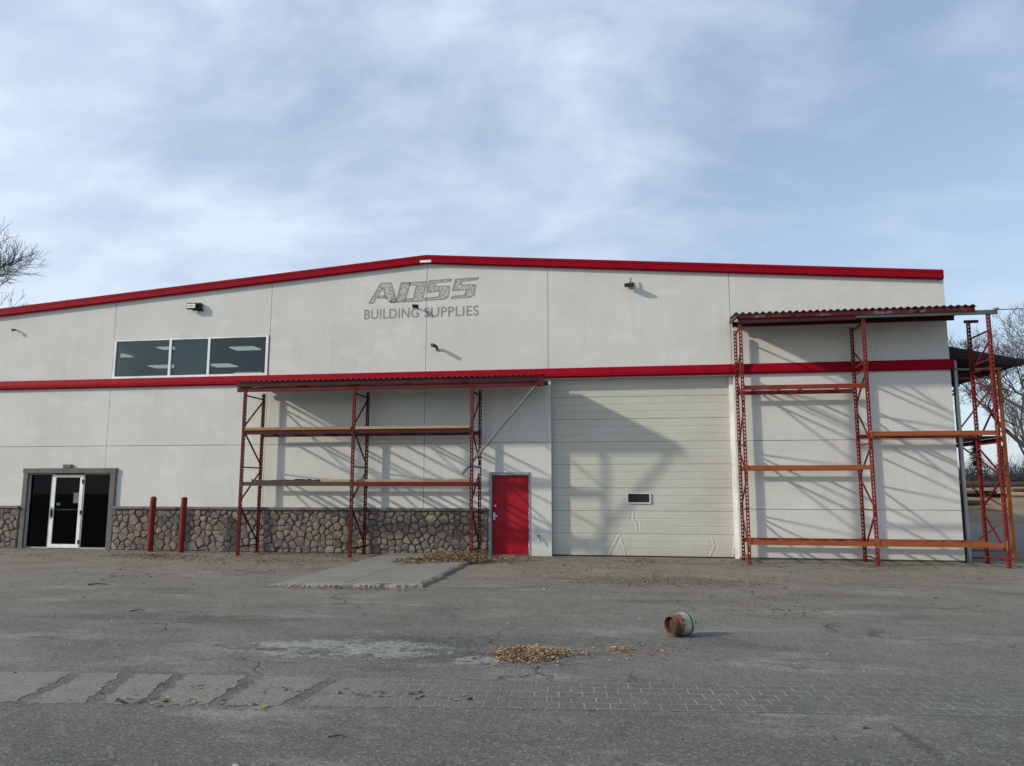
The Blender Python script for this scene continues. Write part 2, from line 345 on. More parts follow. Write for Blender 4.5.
# ------------------------------------------------------------------ mesh helpers
class MB:
    def __init__(s): s.v = []; s.f = []
    def add(s, vs, fs):
        o = len(s.v); s.v += [tuple(v) for v in vs]; s.f += [tuple(i+o for i in f) for f in fs]; return s
    def box(s, x0, x1, y0, y1, z0, z1):
        vs = [(x, y, z) for z in (z0, z1) for y in (y0, y1) for x in (x0, x1)]
        return s.add(vs, [(0, 2, 3, 1), (4, 5, 7, 6), (0, 1, 5, 4), (1, 3, 7, 5), (3, 2, 6, 7), (2, 0, 4, 6)])
    def prism_xz(s, poly, y0, y1):          # polygon in x,z ; extruded along y
        n = len(poly)
        vs = [(x, y0, z) for x, z in poly] + [(x, y1, z) for x, z in poly]
        fs = [tuple(range(n)), tuple(range(2*n-1, n-1, -1))] + [(i, i+n, (i+1) % n+n, (i+1) % n) for i in range(n)]
        return s.add(vs, fs)
    def prof_x(s, prof, x0, x1, z0=0., z1=0.):   # profile in (y,z) run along x, with end heights
        n = len(prof)
        vs = [(x0, y, z+z0) for y, z in prof] + [(x1, y, z+z1) for y, z in prof]
        fs = [tuple(range(n)), tuple(range(2*n-1, n-1, -1))] + [(i, i+n, (i+1) % n+n, (i+1) % n) for i in range(n)]
        return s.add(vs, fs)
    def bar(s, p, q, w, h, up=(0, 0, 1)):
        p, q = Vector(p), Vector(q); d = (q-p).normalized(); u = Vector(up)
        if abs(d.dot(u)) > .98: u = Vector((0, 1, 0))
        r = d.cross(u).normalized(); u = r.cross(d).normalized()
        vs = []
        for c in (p, q):
            for a, b in ((-1, -1), (1, -1), (1, 1), (-1, 1)): vs.append(c+r*a*w/2+u*b*h/2)
        return s.add(vs, [(3, 2, 1, 0), (4, 5, 6, 7), (0, 1, 5, 4), (1, 2, 6, 5), (2, 3, 7, 6), (3, 0, 4, 7)])
    def tube(s, pts, radii, n=8, cap=True):
        o = len(s.v); pts = [Vector(p) for p in pts]
        if not isinstance(radii, (list, tuple)): radii = [radii]*len(pts)
        d0 = (pts[1]-pts[0]).normalized()
        a = Vector((0, 0, 1)) if abs(d0.z) < .9 else Vector((1, 0, 0))
        for i, p in enumerate(pts):
            d = (pts[min(i+1, len(pts)-1)]-pts[max(i-1, 0)]).normalized()
            r = d.cross(a)
            r = r.normalized() if r.length > 1e-6 else Vector((1, 0, 0))
            u = r.cross(d)
            for k in range(n):
                t = 2*math.pi*k/n
                s.v.append(tuple(p+(r*math.cos(t)+u*math.sin(t))*radii[i]))
        for i in range(len(pts)-1):
            for k in range(n):
                s.f.append((o+i*n+k, o+i*n+(k+1) % n, o+(i+1)*n+(k+1) % n, o+(i+1)*n+k))
        if cap:
            s.f.append(tuple(o+k for k in range(n-1, -1, -1))); s.f.append(tuple(o+(len(pts)-1)*n+k for k in range(n)))
        return s
    def lathe(s, prof, n=28):                # profile (r,z) about z
        o = len(s.v)
        for r, z in prof:
            for k in range(n):
                t = 2*math.pi*k/n; s.v.append((r*math.cos(t), r*math.sin(t), z))
        for i in range(len(prof)-1):
            for k in range(n): s.f.append((o+i*n+k, o+i*n+(k+1) % n, o+(i+1)*n+(k+1) % n, o+(i+1)*n+k))
        return s
    def build(s, name, m, parent=None, bevel=0., smooth=False, recalc=True):
        me = bpy.data.meshes.new(name)
        off = Vector(parent.get('_o', (0, 0, 0))) if parent is not None else Vector((0, 0, 0))
        me.from_pydata([tuple(Vector(v)-off) for v in s.v], [], s.f)
        if recalc:
            bm = bmesh.new(); bm.from_mesh(me); bmesh.ops.recalc_face_normals(bm, faces=bm.faces); bm.to_mesh(me); bm.free()
        if smooth:
            me.polygons.foreach_set('use_smooth', [True]*len(me.polygons))
        me.materials.append(M[m] if isinstance(m, str) else m)
        o = bpy.data.objects.new(name, me); col.objects.link(o)
        if parent is not None:
            o.parent = parent; o['_o'] = tuple(off)
        if bevel:
            b = o.modifiers.new('bevel', 'BEVEL'); b.width = bevel; b.segments = 2; b.limit_method = 'ANGLE'
        return o

def tag(o, label=None, cat=None, group=None, kind=None):
    if label: o['label'] = label
    if cat: o['category'] = cat
    if group: o['group'] = group
    if kind: o['kind'] = kind
    return o
def thing(name, loc, label, cat, group=None):
    o = bpy.data.objects.new(name, None); o.empty_display_size = .2
    o.location = loc; o['_o'] = tuple(loc); col.objects.link(o)
    return tag(o, label, cat, group)
def boxp(name, m, parent, *dims, bevel=0.):
    return MB().box(*dims).build(name, m, parent, bevel)

# ------------------------------------------------------------------ ground and setting
g = MB()
NX = [-900, -300, -60, -24, 24, 60, 300, 900]; NY = [-200, -60, -24, 2, 26, 60, 200, 1200]
vs = [(x, y, 0) for y in NY for x in NX]
fs = [(j*8+i, j*8+i+1, (j+1)*8+i+1, (j+1)*8+i) for j in range(7) for i in range(7)]
tag(g.add(vs, fs).build('ground', 'ground'), 'worn grey asphalt yard in front of the warehouse', 'ground', kind='structure')

# dry grass field with a low bank beyond the yard, right and behind
fm = MB(); nx, ny = 90, 40; vs = []
for j in range(ny+1):
    for i in range(nx+1):
        x = -300+900*(i/nx); y = 26+(j/ny)**2.2*900
        t = min(1, max(0, (y-26)/14)); z = .01+t*2.0+.7*t*mnoise.noise((x*.07, y*.07, 0))+.35*t*mnoise.noise((x*.3, y*.3, 4))
        vs.append((x, y, max(z, .008)))
fs = [(j*(nx+1)+i, j*(nx+1)+i+1, (j+1)*(nx+1)+i+1, (j+1)*(nx+1)+i) for j in range(ny) for i in range(nx)]
tag(fm.add(vs, fs).build('field', 'field', smooth=True), 'tan dry grass field and bank beyond the yard', 'field', kind='structure')

# concrete landing slab with ragged broken front and right edges
sb = MB(); n = 90
def ztop(x): return .03+.04*min(1, max(0, (x+6.6)/1.8))
def nz(t, k): return mnoise.noise((t, k, .5))
fr = [(-6.62+2.80*i/n, -7.12+.22*i/n+.07*nz(i*.12, 3)+.035*nz(i*.45, 5)) for i in range(n+1)]
rt = [(-3.82-.24*i/70+.07*nz(i*.15, 9)+.035*nz(i*.5, 2), -6.9+6.6*i/70) for i in range(1, 71)]
ring = fr+rt+[(-4.06, -.16), (-6.7, -.16)]
inner = []
for k_, (x, y) in enumerate(ring):
    e = .07+.05*nz(k_*.3, 7)
    inner.append((x-(e if x > -4.3 else 0)+(.05 if x < -6.55 else 0), y+(e if y < -6.8 else 0)))
N = len(ring)
vs = [(x, y, -.02) for x, y in ring]+[(x, y, ztop(x)*(.62+.3*nz(k_*.35, 12))) for k_, (x, y) in enumerate(ring)]+[(x, y, ztop(x)) for x, y in inner]
fs = [(i, (i+1) % N, N+(i+1) % N, N+i) for i in range(N)]+[(N+i, N+(i+1) % N, 2*N+(i+1) % N, 2*N+i) for i in range(N)]+[tuple(range(2*N, 3*N))]
tag(sb.add(vs, fs).build('concrete_slab', 'concrete', smooth=False), 'cracked raised concrete landing slab with ragged front edge', 'slab', kind='structure')

# stamped paver strip let into the asphalt; slabs at its left end are broken apart
def strip_line(x, which):
    return (-13.30+.094*(x+2.)) if which else (-14.24+.118*(x+2.))
def strip_piece(xa0, xa1, xb0, xb1, z=.006, rag=.02):   # a: far edge, b: near edge
    k = max(3, int((xa1-xa0)/.05)); Q_ = 16
    far = [(xa0+(xa1-xa0)*i/k, strip_line(xa0+(xa1-xa0)*i/k, 1)+R.uniform(-rag, rag)) for i in range(k+1)]
    near = [(xb0+(xb1-xb0)*i/k, strip_line(xb0+(xb1-xb0)*i/k, 0)+R.uniform(-rag, rag)) for i in range(k+1)]
    right = [(far[-1][0]+(near[-1][0]-far[-1][0])*i/Q_+R.uniform(-rag, rag), far[-1][1]+(near[-1][1]-far[-1][1])*i/Q_) for i in range(1, Q_)]
    left = [(near[0][0]+(far[0][0]-near[0][0])*i/Q_+R.uniform(-rag, rag), near[0][1]+(far[0][1]-near[0][1])*i/Q_) for i in range(1, Q_)]
    poly = far+right+near[::-1]+left
    n = len(poly)
    return ([(x, y, z+R.uniform(0, .002)) for x, y in poly]+[(x*1.0, y, -.01) for x, y in poly],
            [tuple(range(n))]+[(i, i+n, (i+1) % n+n, (i+1) % n) for i in range(n)])
pv = MB()
cuts = [(-7.5, -7.2), (-5.30, -5.04), (-4.82, -4.46), (-4.32, -4.02), (-3.60, -3.42), (-2.80, -2.86)]
for (a0, b0), (a1, b1) in zip(cuts[:-1], cuts[1:]):
    pv.add(*strip_piece(a0+.075, a1-.075, b0+.06, b1-.06, .003, .028))
pv.add(*strip_piece(-2.74, 14., -2.78, 14., .003, .012))
tag(pv.build('paver_strip', 'paver'), 'band of stamped pavers crossing the yard, broken at its left end', 'paving', kind='structure')

# ------------------------------------------------------------------ warehouse
PK = -5.8; SL = .0775; XL, XR = -23.0, 7.76
def zr(x): return 8.08-SL*abs(x-PK)      # underside line of the fascia
W = thing('warehouse', (-5.8, 0, 0), 'cream stucco warehouse with low gable roof and red metal trim', 'warehouse')
gp = .0065; PT = .06
def panel(poly): MB().prism_xz(poly, 0, PT).build('wall_panel', 'stucco', W)
def rect(x0, x1, z0, z1, l=1, r=1, b=1, t=1):
    panel([(x0+gp*l, z0+gp*b), (x1-gp*r, z0+gp*b), (x1-gp*r, z1-gp*t), (x0+gp*l, z1-gp*t)])
def top(x0, x1, z0, l=1, r=1):
    pts = [(x0+gp*l, z0+gp), (x1-gp*r, z0+gp), (x1-gp*r, zr(x1)+.1)]
    if x0 < PK < x1: pts.append((PK, zr(PK)+.1))
    pts.append((x0+gp*l, zr(x0)+.1)); panel(pts)
top(XL, -15.48, 4.85, 0); top(-15.48, -10.47, 6.17); top(-10.47, -5.79, 4.85); top(-5.79, -2.35, 4.85); top(-2.35, 2.48, 4.85); top(2.48, XR, 4.85, 1, 0)
rect(-15.48, -10.47, 4.85, 5.01, t=0)
JZ = 2.99
rect(XL, -15.48, JZ, 4.85, l=0, t=0); rect(-15.48, -10.47, JZ, 4.85, t=0); rect(-10.47, -5.79, JZ, 4.85, t=0)
rect(-5.79, -2.28, JZ, 4.85, r=0, t=0); rect(-2.28, 2.50, 4.70, 4.85, 0, 0, 0, 0)
panel([(XL, 0), (-17.95, 0), (-17.95, 2.2), (-15.48-gp, 2.2), (-15.48-gp, JZ-gp), (XL, JZ-gp)])
panel([(-15.21, 0), (-10.47-gp, 0), (-10.47-gp, JZ-gp), (-15.48+gp, JZ-gp), (-15.48+gp, 2.2), (-15.21, 2.2)])
rect(-10.47, -5.79, 0, JZ, b=0)
panel([(-5.79+gp, 0), (-3.91, 0), (-3.91, 2.14), (-2.86, 2.14), (-2.86, 0), (-2.28, 0), (-2.28, JZ-gp), (-5.79+gp, JZ-gp)])
rect(2.50, XR, .05, 1.25, 0, 0, 0, 1); boxp('dark_gap_strip', 'mortar', W, 2.505, XR-.01, .02, .058, 0, .048); rect(2.50, XR, 1.25, JZ, 0, 0); rect(2.50, XR, JZ, 4.85, 0, 0, 1, 0)  # dark strip at the base paints in the shaded gap under the panels
# structural wall behind the skin, with the openings
bk = MB()
def bx(x0, x1, z0, z1): bk.box(x0, x1, PT, .26, z0, z1)
bx(XL, -17.95, 0, 4.85); bx(-17.95, -15.21, 2.2, 4.85); bx(-15.21, -3.91, 0, 4.85); bx(-3.91, -2.86, 2.14, 4.85)
bx(-2.86, -2.28, 0, 4.85); bx(-2.28, 2.5, 4.70, 4.85); bx(2.5, XR, 0, 4.85)
bx(XL, -15.43, 4.85, 6.2); bx(-15.43, -10.52, 4.85, 5.03); bx(-10.52, XR, 4.85, 6.2)
bk.prism_xz([(XL, 6.2), (-15.43, 6.2), (-15.43, 6.15), (-10.52, 6.15), (-10.52, 6.2), (XR, 6.2), (XR, zr(XR)+.05), (PK, zr(PK)+.05), (XL, zr(XL)+.05)], PT, .26)
bk.build('front_wall', 'stucco_in', W)
sw = MB(); sw.box(XR-.25, XR-.001, .262, 34, 0, zr(XR)+.02); sw.box(XL, XL+.25, .262, 34, 0, zr(XL)+.02)
sw.prism_xz([(XL+.26, 0), (XR-.26, 0), (XR-.26, zr(XR)), (PK, zr(PK)), (XL+.26, zr(XL))], 33.7, 34)
sw.build('side_wall', 'stucco', W)
rf = MB()
for x0, x1 in ((XL-.15, PK), (PK, XR-.05)):
    rf.prism_xz([(x0, zr(x0)+.13), (x1, zr(x1)+.13), (x1, zr(x1)+.22), (x0, zr(x0)+.22)], -.04, 34.2)
rf.build('roof', 'roof', W)
fp = [(0.0, .0), (-.10, .0), (-.125, .02), (-.128, .14), (-.125, .15), (-.135, .16), (-.135, .22), (-.12, .235), (0.0, .235)]
fa = MB()
fa.prof_x(fp, XL-.16, PK, zr(XL-.16), zr(PK)); fa.prof_x(fp, PK, XR-.03, zr(PK), zr(XR-.03))
lap = lambda pr: [(y-.003 if y < -.001 else y, z+(.003 if z > .2 else -.003 if z < .03 else 0)) for y, z in pr]
for x in (-20.2, -17.1, -14.05, -10.95, -7.9, -2.75, .3, 3.35, 6.4): fa.prof_x(lap(fp), x, x+.035, zr(x), zr(x+.035))
fa.build('roof_trim', 'trim_red', W)
boxp('ridge_cap', 'white_metal', W, PK-.17, PK+.16, -.140, -.10, zr(PK)+.005, zr(PK)+.075, bevel=.01)
bd = [(0.0, 4.72), (-.075, 4.72), (-.11, 4.755), (-.11, 4.83), (-.095, 4.85), (-.065, 4.97), (-.05, 4.985), (0.0, 4.985)]
tb = MB().prof_x(bd, XL-.05, 7.83)
for x in (-19.0, -15.9, -12.85, -9.8, -6.75, -3.7, -.65, 2.4, 5.45): tb.prof_x([(y-.004 if y < -.001 else y, z+(.003 if z > 4.95 else -.003 if z < 4.73 else 0)) for y, z in bd], x, x+.035)
tb.build('trim_band', 'trim_red', W)

# upstairs window
WX = [-15.43, -13.60, -12.36, -10.52]
wf = MB()
wf.box(-15.45, -10.50, -.03, .04, 4.99, 5.05); wf.box(-15.45, -10.50, -.02, .04, 6.12, 6.165)
for x in WX:
    w = .035
    xa = min(max(x, -15.41), -10.54)
    wf.box(xa-w, xa+w, -.026, .04, 5.05, 6.12)
win = wf.build('window', 'white_metal', W)
for a, b_, m in ((WX[0], WX[1], 'glass'), (WX[1], WX[2], 'glass'), (WX[2], WX[3], 'glass')):
    MB().box(a+.02, b_-.02, .012, .018, 5.05, 6.12).build('pane', m, win)
MB().box(WX[1]+.03, WX[2]-.03, .16, .17, 5.03, 6.13).build('window_blind', 'blind', win)
# the office behind it
of = MB()
of.box(-21, -8.5, .30, 14, 4.7, 4.75); of.box(-21, -8.5, .30, 14, 6.62, 6.66)
of.box(-21.05, -21, .30, 14, 4.7, 6.62); of.box(-8.5, -8.45, .30, 14, 4.7, 6.62); of.box(-21, -8.5, 14, 14.05, 4.7, 6.62)
of.build('office_room', 'office', W)
for x, y, a, b_ in ((-18.75, 4.7, .33, .28), (-18.6, 7.3, .6, .3), (-16.1, 3.6, .3, .2), (-13.45, 4.05, .45, .28), (-16.2, 7.4, .45, .35), (-16.2, 9.6, .6, .3), (-11., 7., .6, .3)):
    boxp('ceiling_panel', 'panel_light', W, x-a, x+a, y-b_, y+b_, 6.58, 6.615)

# stone wainscot: a voronoi wall of individual stones
def clip(poly, mx, my, nx_, ny_):
    out = []; n = len(poly)
    for i in range(n):
        a, b_ = poly[i], poly[(i+1) % n]
        da = (a[0]-mx)*nx_+(a[1]-my)*ny_; db = (b_[0]-mx)*nx_+(b_[1]-my)*ny_
        if da <= 0: out.append(a)
        if (da < 0 < db) or (db < 0 < da):
            t = da/(da-db); out.append((a[0]+(b_[0]-a[0])*t, a[1]+(b_[1]-a[1])*t))
    return out
def wainscot(x0, x1, z1):
    seeds = []
    tries = 0
    while tries < 14000:
        tries += 1
        p = (R.uniform(x0, x1), R.uniform(0, z1)); big = R.choice((.13, .16, .19, .23, .27, .31))
        if all((p[0]-q[0])**2+((p[1]-q[1])*1.12)**2 > ((big+q[2])/2)**2 for q in seeds): seeds.append((*p, big))
    st = MB()
    for i, (sx, sz, sg) in enumerate(seeds):
        poly = [(max(x0, sx-.6), 0), (min(x1, sx+.6), 0), (min(x1, sx+.6), z1), (max(x0, sx-.6), z1)]
        for j, (qx, qz, qg) in enumerate(seeds):
            if i == j or abs(qx-sx) > 1.2: continue
            k = .5+(sg-qg)*.35
            poly = clip(poly, sx+(qx-sx)*k, sz+(qz-sz)*k, qx-sx, qz-sz)
            if len(poly) < 3: break
        if len(poly) < 3: continue
        cx = sum(p[0] for p in poly)/len(poly); cz = sum(p[1] for p in poly)/len(poly)
        ch = []
        for a, b_ in zip(poly, poly[1:]+poly[:1]):      # rounded corners
            ch += [(a[0]*.84+b_[0]*.16, a[1]*.84+b_[1]*.16), (a[0]*.16+b_[0]*.84, a[1]*.16+b_[1]*.84)]
        def shr(d, jit=0.):
            o = []
            for (px, pz) in ch:
                L = math.hypot(px-cx, pz-cz)+1e-6; k = max(.2, (L-d)/L)
                o.append((cx+(px-cx)*k+R.uniform(-jit, jit), cz+(pz-cz)*k+R.uniform(-jit, jit)))
            return o
        dep = R.uniform(.03, .07); n = len(ch)
        r0 = shr(.007); r1 = shr(.011, .006); r2 = shr(.036, .012)
        tx, tz = R.uniform(-.2, .2), R.uniform(-.22, .14)
        vs = [(x, -.045, z) for x, z in r0]+[(x, -.05-dep*.65, z) for x, z in r1]
        vs += [(x, -.05-dep+(x-cx)*tx+(z-cz)*tz+R.uniform(-.006, .006), z) for x, z in r2]+[(cx, -.055-dep, cz)]
        fs = []
        for k in range(2):
            for e in range(n): fs.append((k*n+e, k*n+(e+1) % n, (k+1)*n+(e+1) % n, (k+1)*n+e))
        for e in range(n): fs.append((2*n+e, 2*n+(e+1) % n, 3*n))
        st.add(vs, fs)
    o = st.build('stone_wainscot', 'stone', W)
    boxp('mortar_bed', 'mortar', o, x0, x1, -.05, -.002, 0, z1)
    cp = MB(); k = int((x1-x0)/1.1)+1
    for i in range(k):
        a = x0+(x1-x0)*i/k; cp.box(a+.002, x0+(x1-x0)*(i+1)/k-.002, -.150+R.uniform(-.01, .01), -.003, z1+.002, z1+.075)
    cp.build('stone_cap', 'cap', o, .008)
wainscot(XL, -18.13, 1.16); wainscot(-15.04, -3.98, 1.16)

# glazed shop entrance in its cast trim
tr = MB()
tr.box(-18.10, -17.94, -.075, -.001, 0, 2.19); tr.box(-15.23, -15.055, -.075, -.001, 0, 2.19)
tr.box(-18.12, -15.045, -.08, -.001, 2.19, 2.34); tr.box(-16.80, -16.53, -.09, -.002, 2.342, 2.45)
sf = tr.build('shop_entrance', 'trim_stone', W, .012)
fr_ = MB()
for x0, x1 in ((-17.939, -17.91), (-17.22, -17.18), (-16.16, -16.12), (-15.26, -15.231)): fr_.box(x0, x1, .03, .09, .0, 2.185)
for x0, x1 in ((-17.91, -17.22), (-16.12, -15.26)):
    fr_.box(x0, x1, .032, .088, .0, .045); fr_.box(x0, x1, .032, .088, 2.155, 2.185)
fr_.build('entrance_frame', 'grey_frame', sf)
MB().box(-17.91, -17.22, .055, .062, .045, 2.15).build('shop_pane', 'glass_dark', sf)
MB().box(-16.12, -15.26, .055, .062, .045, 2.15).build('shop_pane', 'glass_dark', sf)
dd = MB()
dd.box(-17.178, -17.07, .02, .075, .02, 2.15); dd.box(-16.27, -16.162, .02, .075, .02, 2.15)
dd.box(-17.07, -16.27, .022, .073, .02, .13); dd.box(-17.07, -16.27, .022, .073, 2.07, 2.15)
dd.build('shop_door', 'white_metal', sf, .005)
MB().box(-17.07, -16.27, .045, .052, .13, 2.07).build('door_pane', 'glass_dark', sf)
MB().bar((-17.07, .03, 1.13), (-16.27, .03, 1.13), .02, .03).build('push_bar', 'black_metal', sf)
h = MB(); h.box(-17.145, -17.105, -.02, .02, .93, 1.13); h.tube([(-17.09, -.045, .86), (-17.09, -.045, 1.2)], .013); h.bar((-17.09, -.045, .9), (-17.11, .02, .9), .015, .015); h.bar((-17.09, -.045, 1.16), (-17.11, .02, 1.16), .015, .015)
h.build('door_handle', 'black_metal', sf)
for z in (.2, 1.05, 1.95): boxp('hinge', 'black_metal', sf, -16.195, -16.155, .0, .02, z-.06, z+.06)
boxp('notice', 'paper', sf, -16.46, -16.27, .038, .042, 1.32, 1.62)
boxp('sticker', 'sticker', sf, -17.00, -16.89, .038, .042, 1.25, 1.32)
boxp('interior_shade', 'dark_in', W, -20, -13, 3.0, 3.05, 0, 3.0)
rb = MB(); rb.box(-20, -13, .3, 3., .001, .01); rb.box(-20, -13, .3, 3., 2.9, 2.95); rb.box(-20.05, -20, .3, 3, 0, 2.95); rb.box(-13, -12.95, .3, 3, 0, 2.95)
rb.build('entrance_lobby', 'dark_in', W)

# red metal door
df = MB(); df.box(-3.97, -3.885, -.055, .10, 0, 2.20); df.box(-2.885, -2.85, -.02, .10, 0, 2.20); df.box(-3.885, -2.885, -.03, .10, 2.115, 2.20)
mdo = df.build('metal_door', 'grey_frame', W, .006)
leaf = boxp('door_leaf', 'door_red', mdo, -3.88, -2.89, .045, .09, .03, 2.11, bevel=.004)
boxp('threshold', 'galv', mdo, -3.88, -2.89, -.03, .09, .002, .028)
hh = MB(); hh.box(-3.855, -3.80, .02, .044, .93, 1.12); hh.tube([(-3.828, .044, 1.03), (-3.828, -.02, 1.03)], .016); hh.bar((-3.84, -.02, 1.03), (-3.72, -.02, 1.03), .022, .026)
MB().tube([(-3.80, .044, 1.30), (-3.80, .022, 1.30)], .03, 12).build('deadbolt', 'chrome', mdo)
hh.build('door_handle', 'chrome', mdo)
for z in (.28, 1.08, 1.85): boxp('hinge', 'chrome', mdo, -2.90, -2.884, .02, .044, z-.055, z+.055)

# overhead sectional door, creased by knocks near its foot
SZ = [.02, .59, 1.18, 1.78, 2.40, 3.0, 3.61, 4.21, 4.78]
rows = []
for a, b_ in zip(SZ[:-1], SZ[1:]):
    H_ = b_-a
    rows += [(a+.001, .022), (a+.012, .003), (a+H_*.31, 0), (a+H_*.33, .008), (a+H_*.35, 0), (a+H_*.64, 0), (a+H_*.66, .008), (a+H_*.68, 0), (b_-.014, .001), (b_-.002, .022)]
fine = [rows[0]]
for (za, da), (zb, db) in zip(rows[:-1], rows[1:]):
    k = max(1, int((zb-za)/.022)) if zb < 1.3 else 1
    fine += [(za+(zb-za)*q/k, da+(db-da)*q/k) for q in range(1, k+1)]
rows = fine
OX0, OX1, nxo = -2.276, 2.496, 380
creases = [((-.80, .05), (-.52, .57), .02, .02), ((-.36, .05), (-.50, .57), .02, .018), ((-.38, .30), (-.26, .05), .016, .012), ((-.14, 1.14), (-.16, .98), .016, .016), ((-.16, .98), (-.07, .84), .016, .018), ((-.07, .84), (-.06, .62), .016, .014), ((.03, .95), (.04, .63), .014, .010), ((-1.0, .27), (-.62, .30), .018, .008),
           ((1.78, .05), (1.90, .30), .02, .014), ((1.90, .30), (1.83, .54), .02, .014), ((2.36, .05), (2.42, .5), .025, .02)]
def dent(x, z):
    d = .006*mnoise.noise((x*.9, z*1.1, 3))+.003*mnoise.noise((x*3, z*2, 8))
    for (ax, az), (bx_, bz), w, hgt in creases:
        L2 = (bx_-ax)**2+(bz-az)**2; t = max(0, min(1, ((x-ax)*(bx_-ax)+(z-az)*(bz-az))/L2))
        e = math.hypot(x-ax-t*(bx_-ax), z-az-t*(bz-az))
        d -= .38*hgt*(math.exp(-(e/w)**2)-.45*math.exp(-((e-.05)/(w*1.6))**2))
    return d
vs = []; 
for z, dy in rows:
    for i in range(nxo+1):
        x = OX0+(OX1-OX0)*i/nxo; vs.append((x, .215+dy+dent(x, z), z))
fs = [(j*(nxo+1)+i, j*(nxo+1)+i+1, (j+1)*(nxo+1)+i+1, (j+1)*(nxo+1)+i) for j in range(len(rows)-1) for i in range(nxo)]
od = MB().add(vs, fs).build('overhead_door', 'ohdoor', W, recalc=False)
boxp('door_core', 'grey_frame', od, OX0-.1, OX1+.1, .262, .29, 0, 4.8)
boxp('bottom_seal', 'black_metal', od, OX0, OX1, .19, .26, .002, .03)
wn = MB(); wn.box(-.29, .31, .175, .212, 1.375, 1.40); wn.box(-.29, .31, .185, .212, 1.625, 1.642); wn.box(-.29, -.272, .185, .212, 1.40, 1.625); wn.box(.285, .31, .177, .212, 1.40, 1.625)
wo = wn.build('vision_window', 'white_metal', od, .006)
boxp('vision_pane', 'dark_in', wo, -.272, .285, .198, .206, 1.40, 1.625)
js = MB(); js.box(2.40, 2.498, .15, .20, 0, 4.69); js.build('door_jamb', 'white_metal', W)

# hose tap by the door, junction box
tp = thing('hose_tap', (-2.62, 0, .45), 'small brass hose tap low on the wall between the red door and the overhead door', 'tap')
MB().tube([(-2.62, -.001, .45), (-2.62, -.09, .45)], .018).tube([(-2.62, -.08, .47), (-2.62, -.1, .36)], .015).build('spout', 'chrome', tp)
MB().tube([(-2.62, -.05, .45), (-2.62, -.05, .53)], .01).tube([(-2.62, -.05, .53), (-2.62, -.05, .545)], .035, 10).build('tap_wheel', 'rust', tp)

# ------------------------------------------------------------------ faded sign residue on the wall
def wallpt(cx, cy):     # 7.877x enlargement of the sign area -> wall metres
    return (-7.61+(cx-39)/887*3.33+(cy-260)*.0002, 6.99-(cy-268)/(268-95)*.585+(cx-39)/887*.0)
S = thing('faded_sign', (-5.95, 0, 6.5), 'faded BUILDING SUPPLIES lettering left on the gable wall under slanted logo letters', 'sign')
logo = {
 'A': [[(70, 265), (100, 265), (185, 130), (200, 215), (240, 265), (290, 265), (250, 95), (170, 95)], [(140, 222), (205, 222), (202, 205), (150, 205)]],
 'J': [[(330, 98), (402, 98), (352, 262), (232, 262), (246, 240), (290, 240)]],
 'D': [[(400, 98), (525, 98), (490, 262), (400, 262), (352, 262), (360, 240), (420, 240), (450, 120), (396, 120)]],
 'S': [[(548, 92), (722, 86), (716, 104), (600, 110), (590, 142), (705, 146), (690, 235), (660, 254), (505, 257), (512, 238), (618, 234), (632, 184), (525, 190)]],
 'S2': [[(752, 88), (928, 82), (920, 98), (800, 106), (792, 138), (905, 142), (888, 228), (855, 246), (712, 250), (722, 232), (818, 228), (832, 178), (726, 184)]],
}
for k, polys in logo.items():
    f = MB(); e = MB()
    for poly in polys:
        P2 = [wallpt(*p) for p in poly]
        f.prism_xz(P2, -.004, -.0005)
        for a, b_ in zip(P2, P2[1:]+P2[:1]): e.bar((a[0], -.005, a[1]), (b_[0], -.005, b_[1]), .003, .035, (0, 1, 0)) if False else e.bar((a[0], -.004, a[1]), (b_[0], -.004, b_[1]), .028, .004, (0, 1, 0))
    lo = f.build('logo_letter', 'ghost', S); e.build('letter_outline', 'ghost_edge', lo)
def lettering(word, x0, x1):
    cu = bpy.data.curves.new('lettering', 'FONT'); cu.body = word; cu.size = .40; cu.extrude = .002; cu.space_character = 1.05; cu.offset = .002
    to = bpy.data.objects.new('lettering_source', cu); col.objects.link(to)
    bpy.context.view_layer.update()
    me = bpy.data.meshes.new_from_object(to.evaluated_get(bpy.context.evaluated_depsgraph_get()))
    bpy.data.objects.remove(to)
    xs = [v.co.x for v in me.vertices]; ys = [v.co.y for v in me.vertices]
    sx = (x1-x0)/(max(xs)-min(xs)); sz = .285/(max(ys)-min(ys)); mx, my = min(xs), min(ys)
    for v in me.vertices: v.co = Vector((x0+(v.co.x-mx)*sx+5.95, -.003+v.co.z, 6.535+(v.co.y-my)*sz-6.5))
    me.materials.clear(); me.materials.append(M['ghost_text'])
    lt = bpy.data.objects.new('lettering', me); col.objects.link(lt); lt.parent = S
lettering('BUILDING', -7.62, -6.02); lettering('SUPPLIES', -5.86, -4.29)

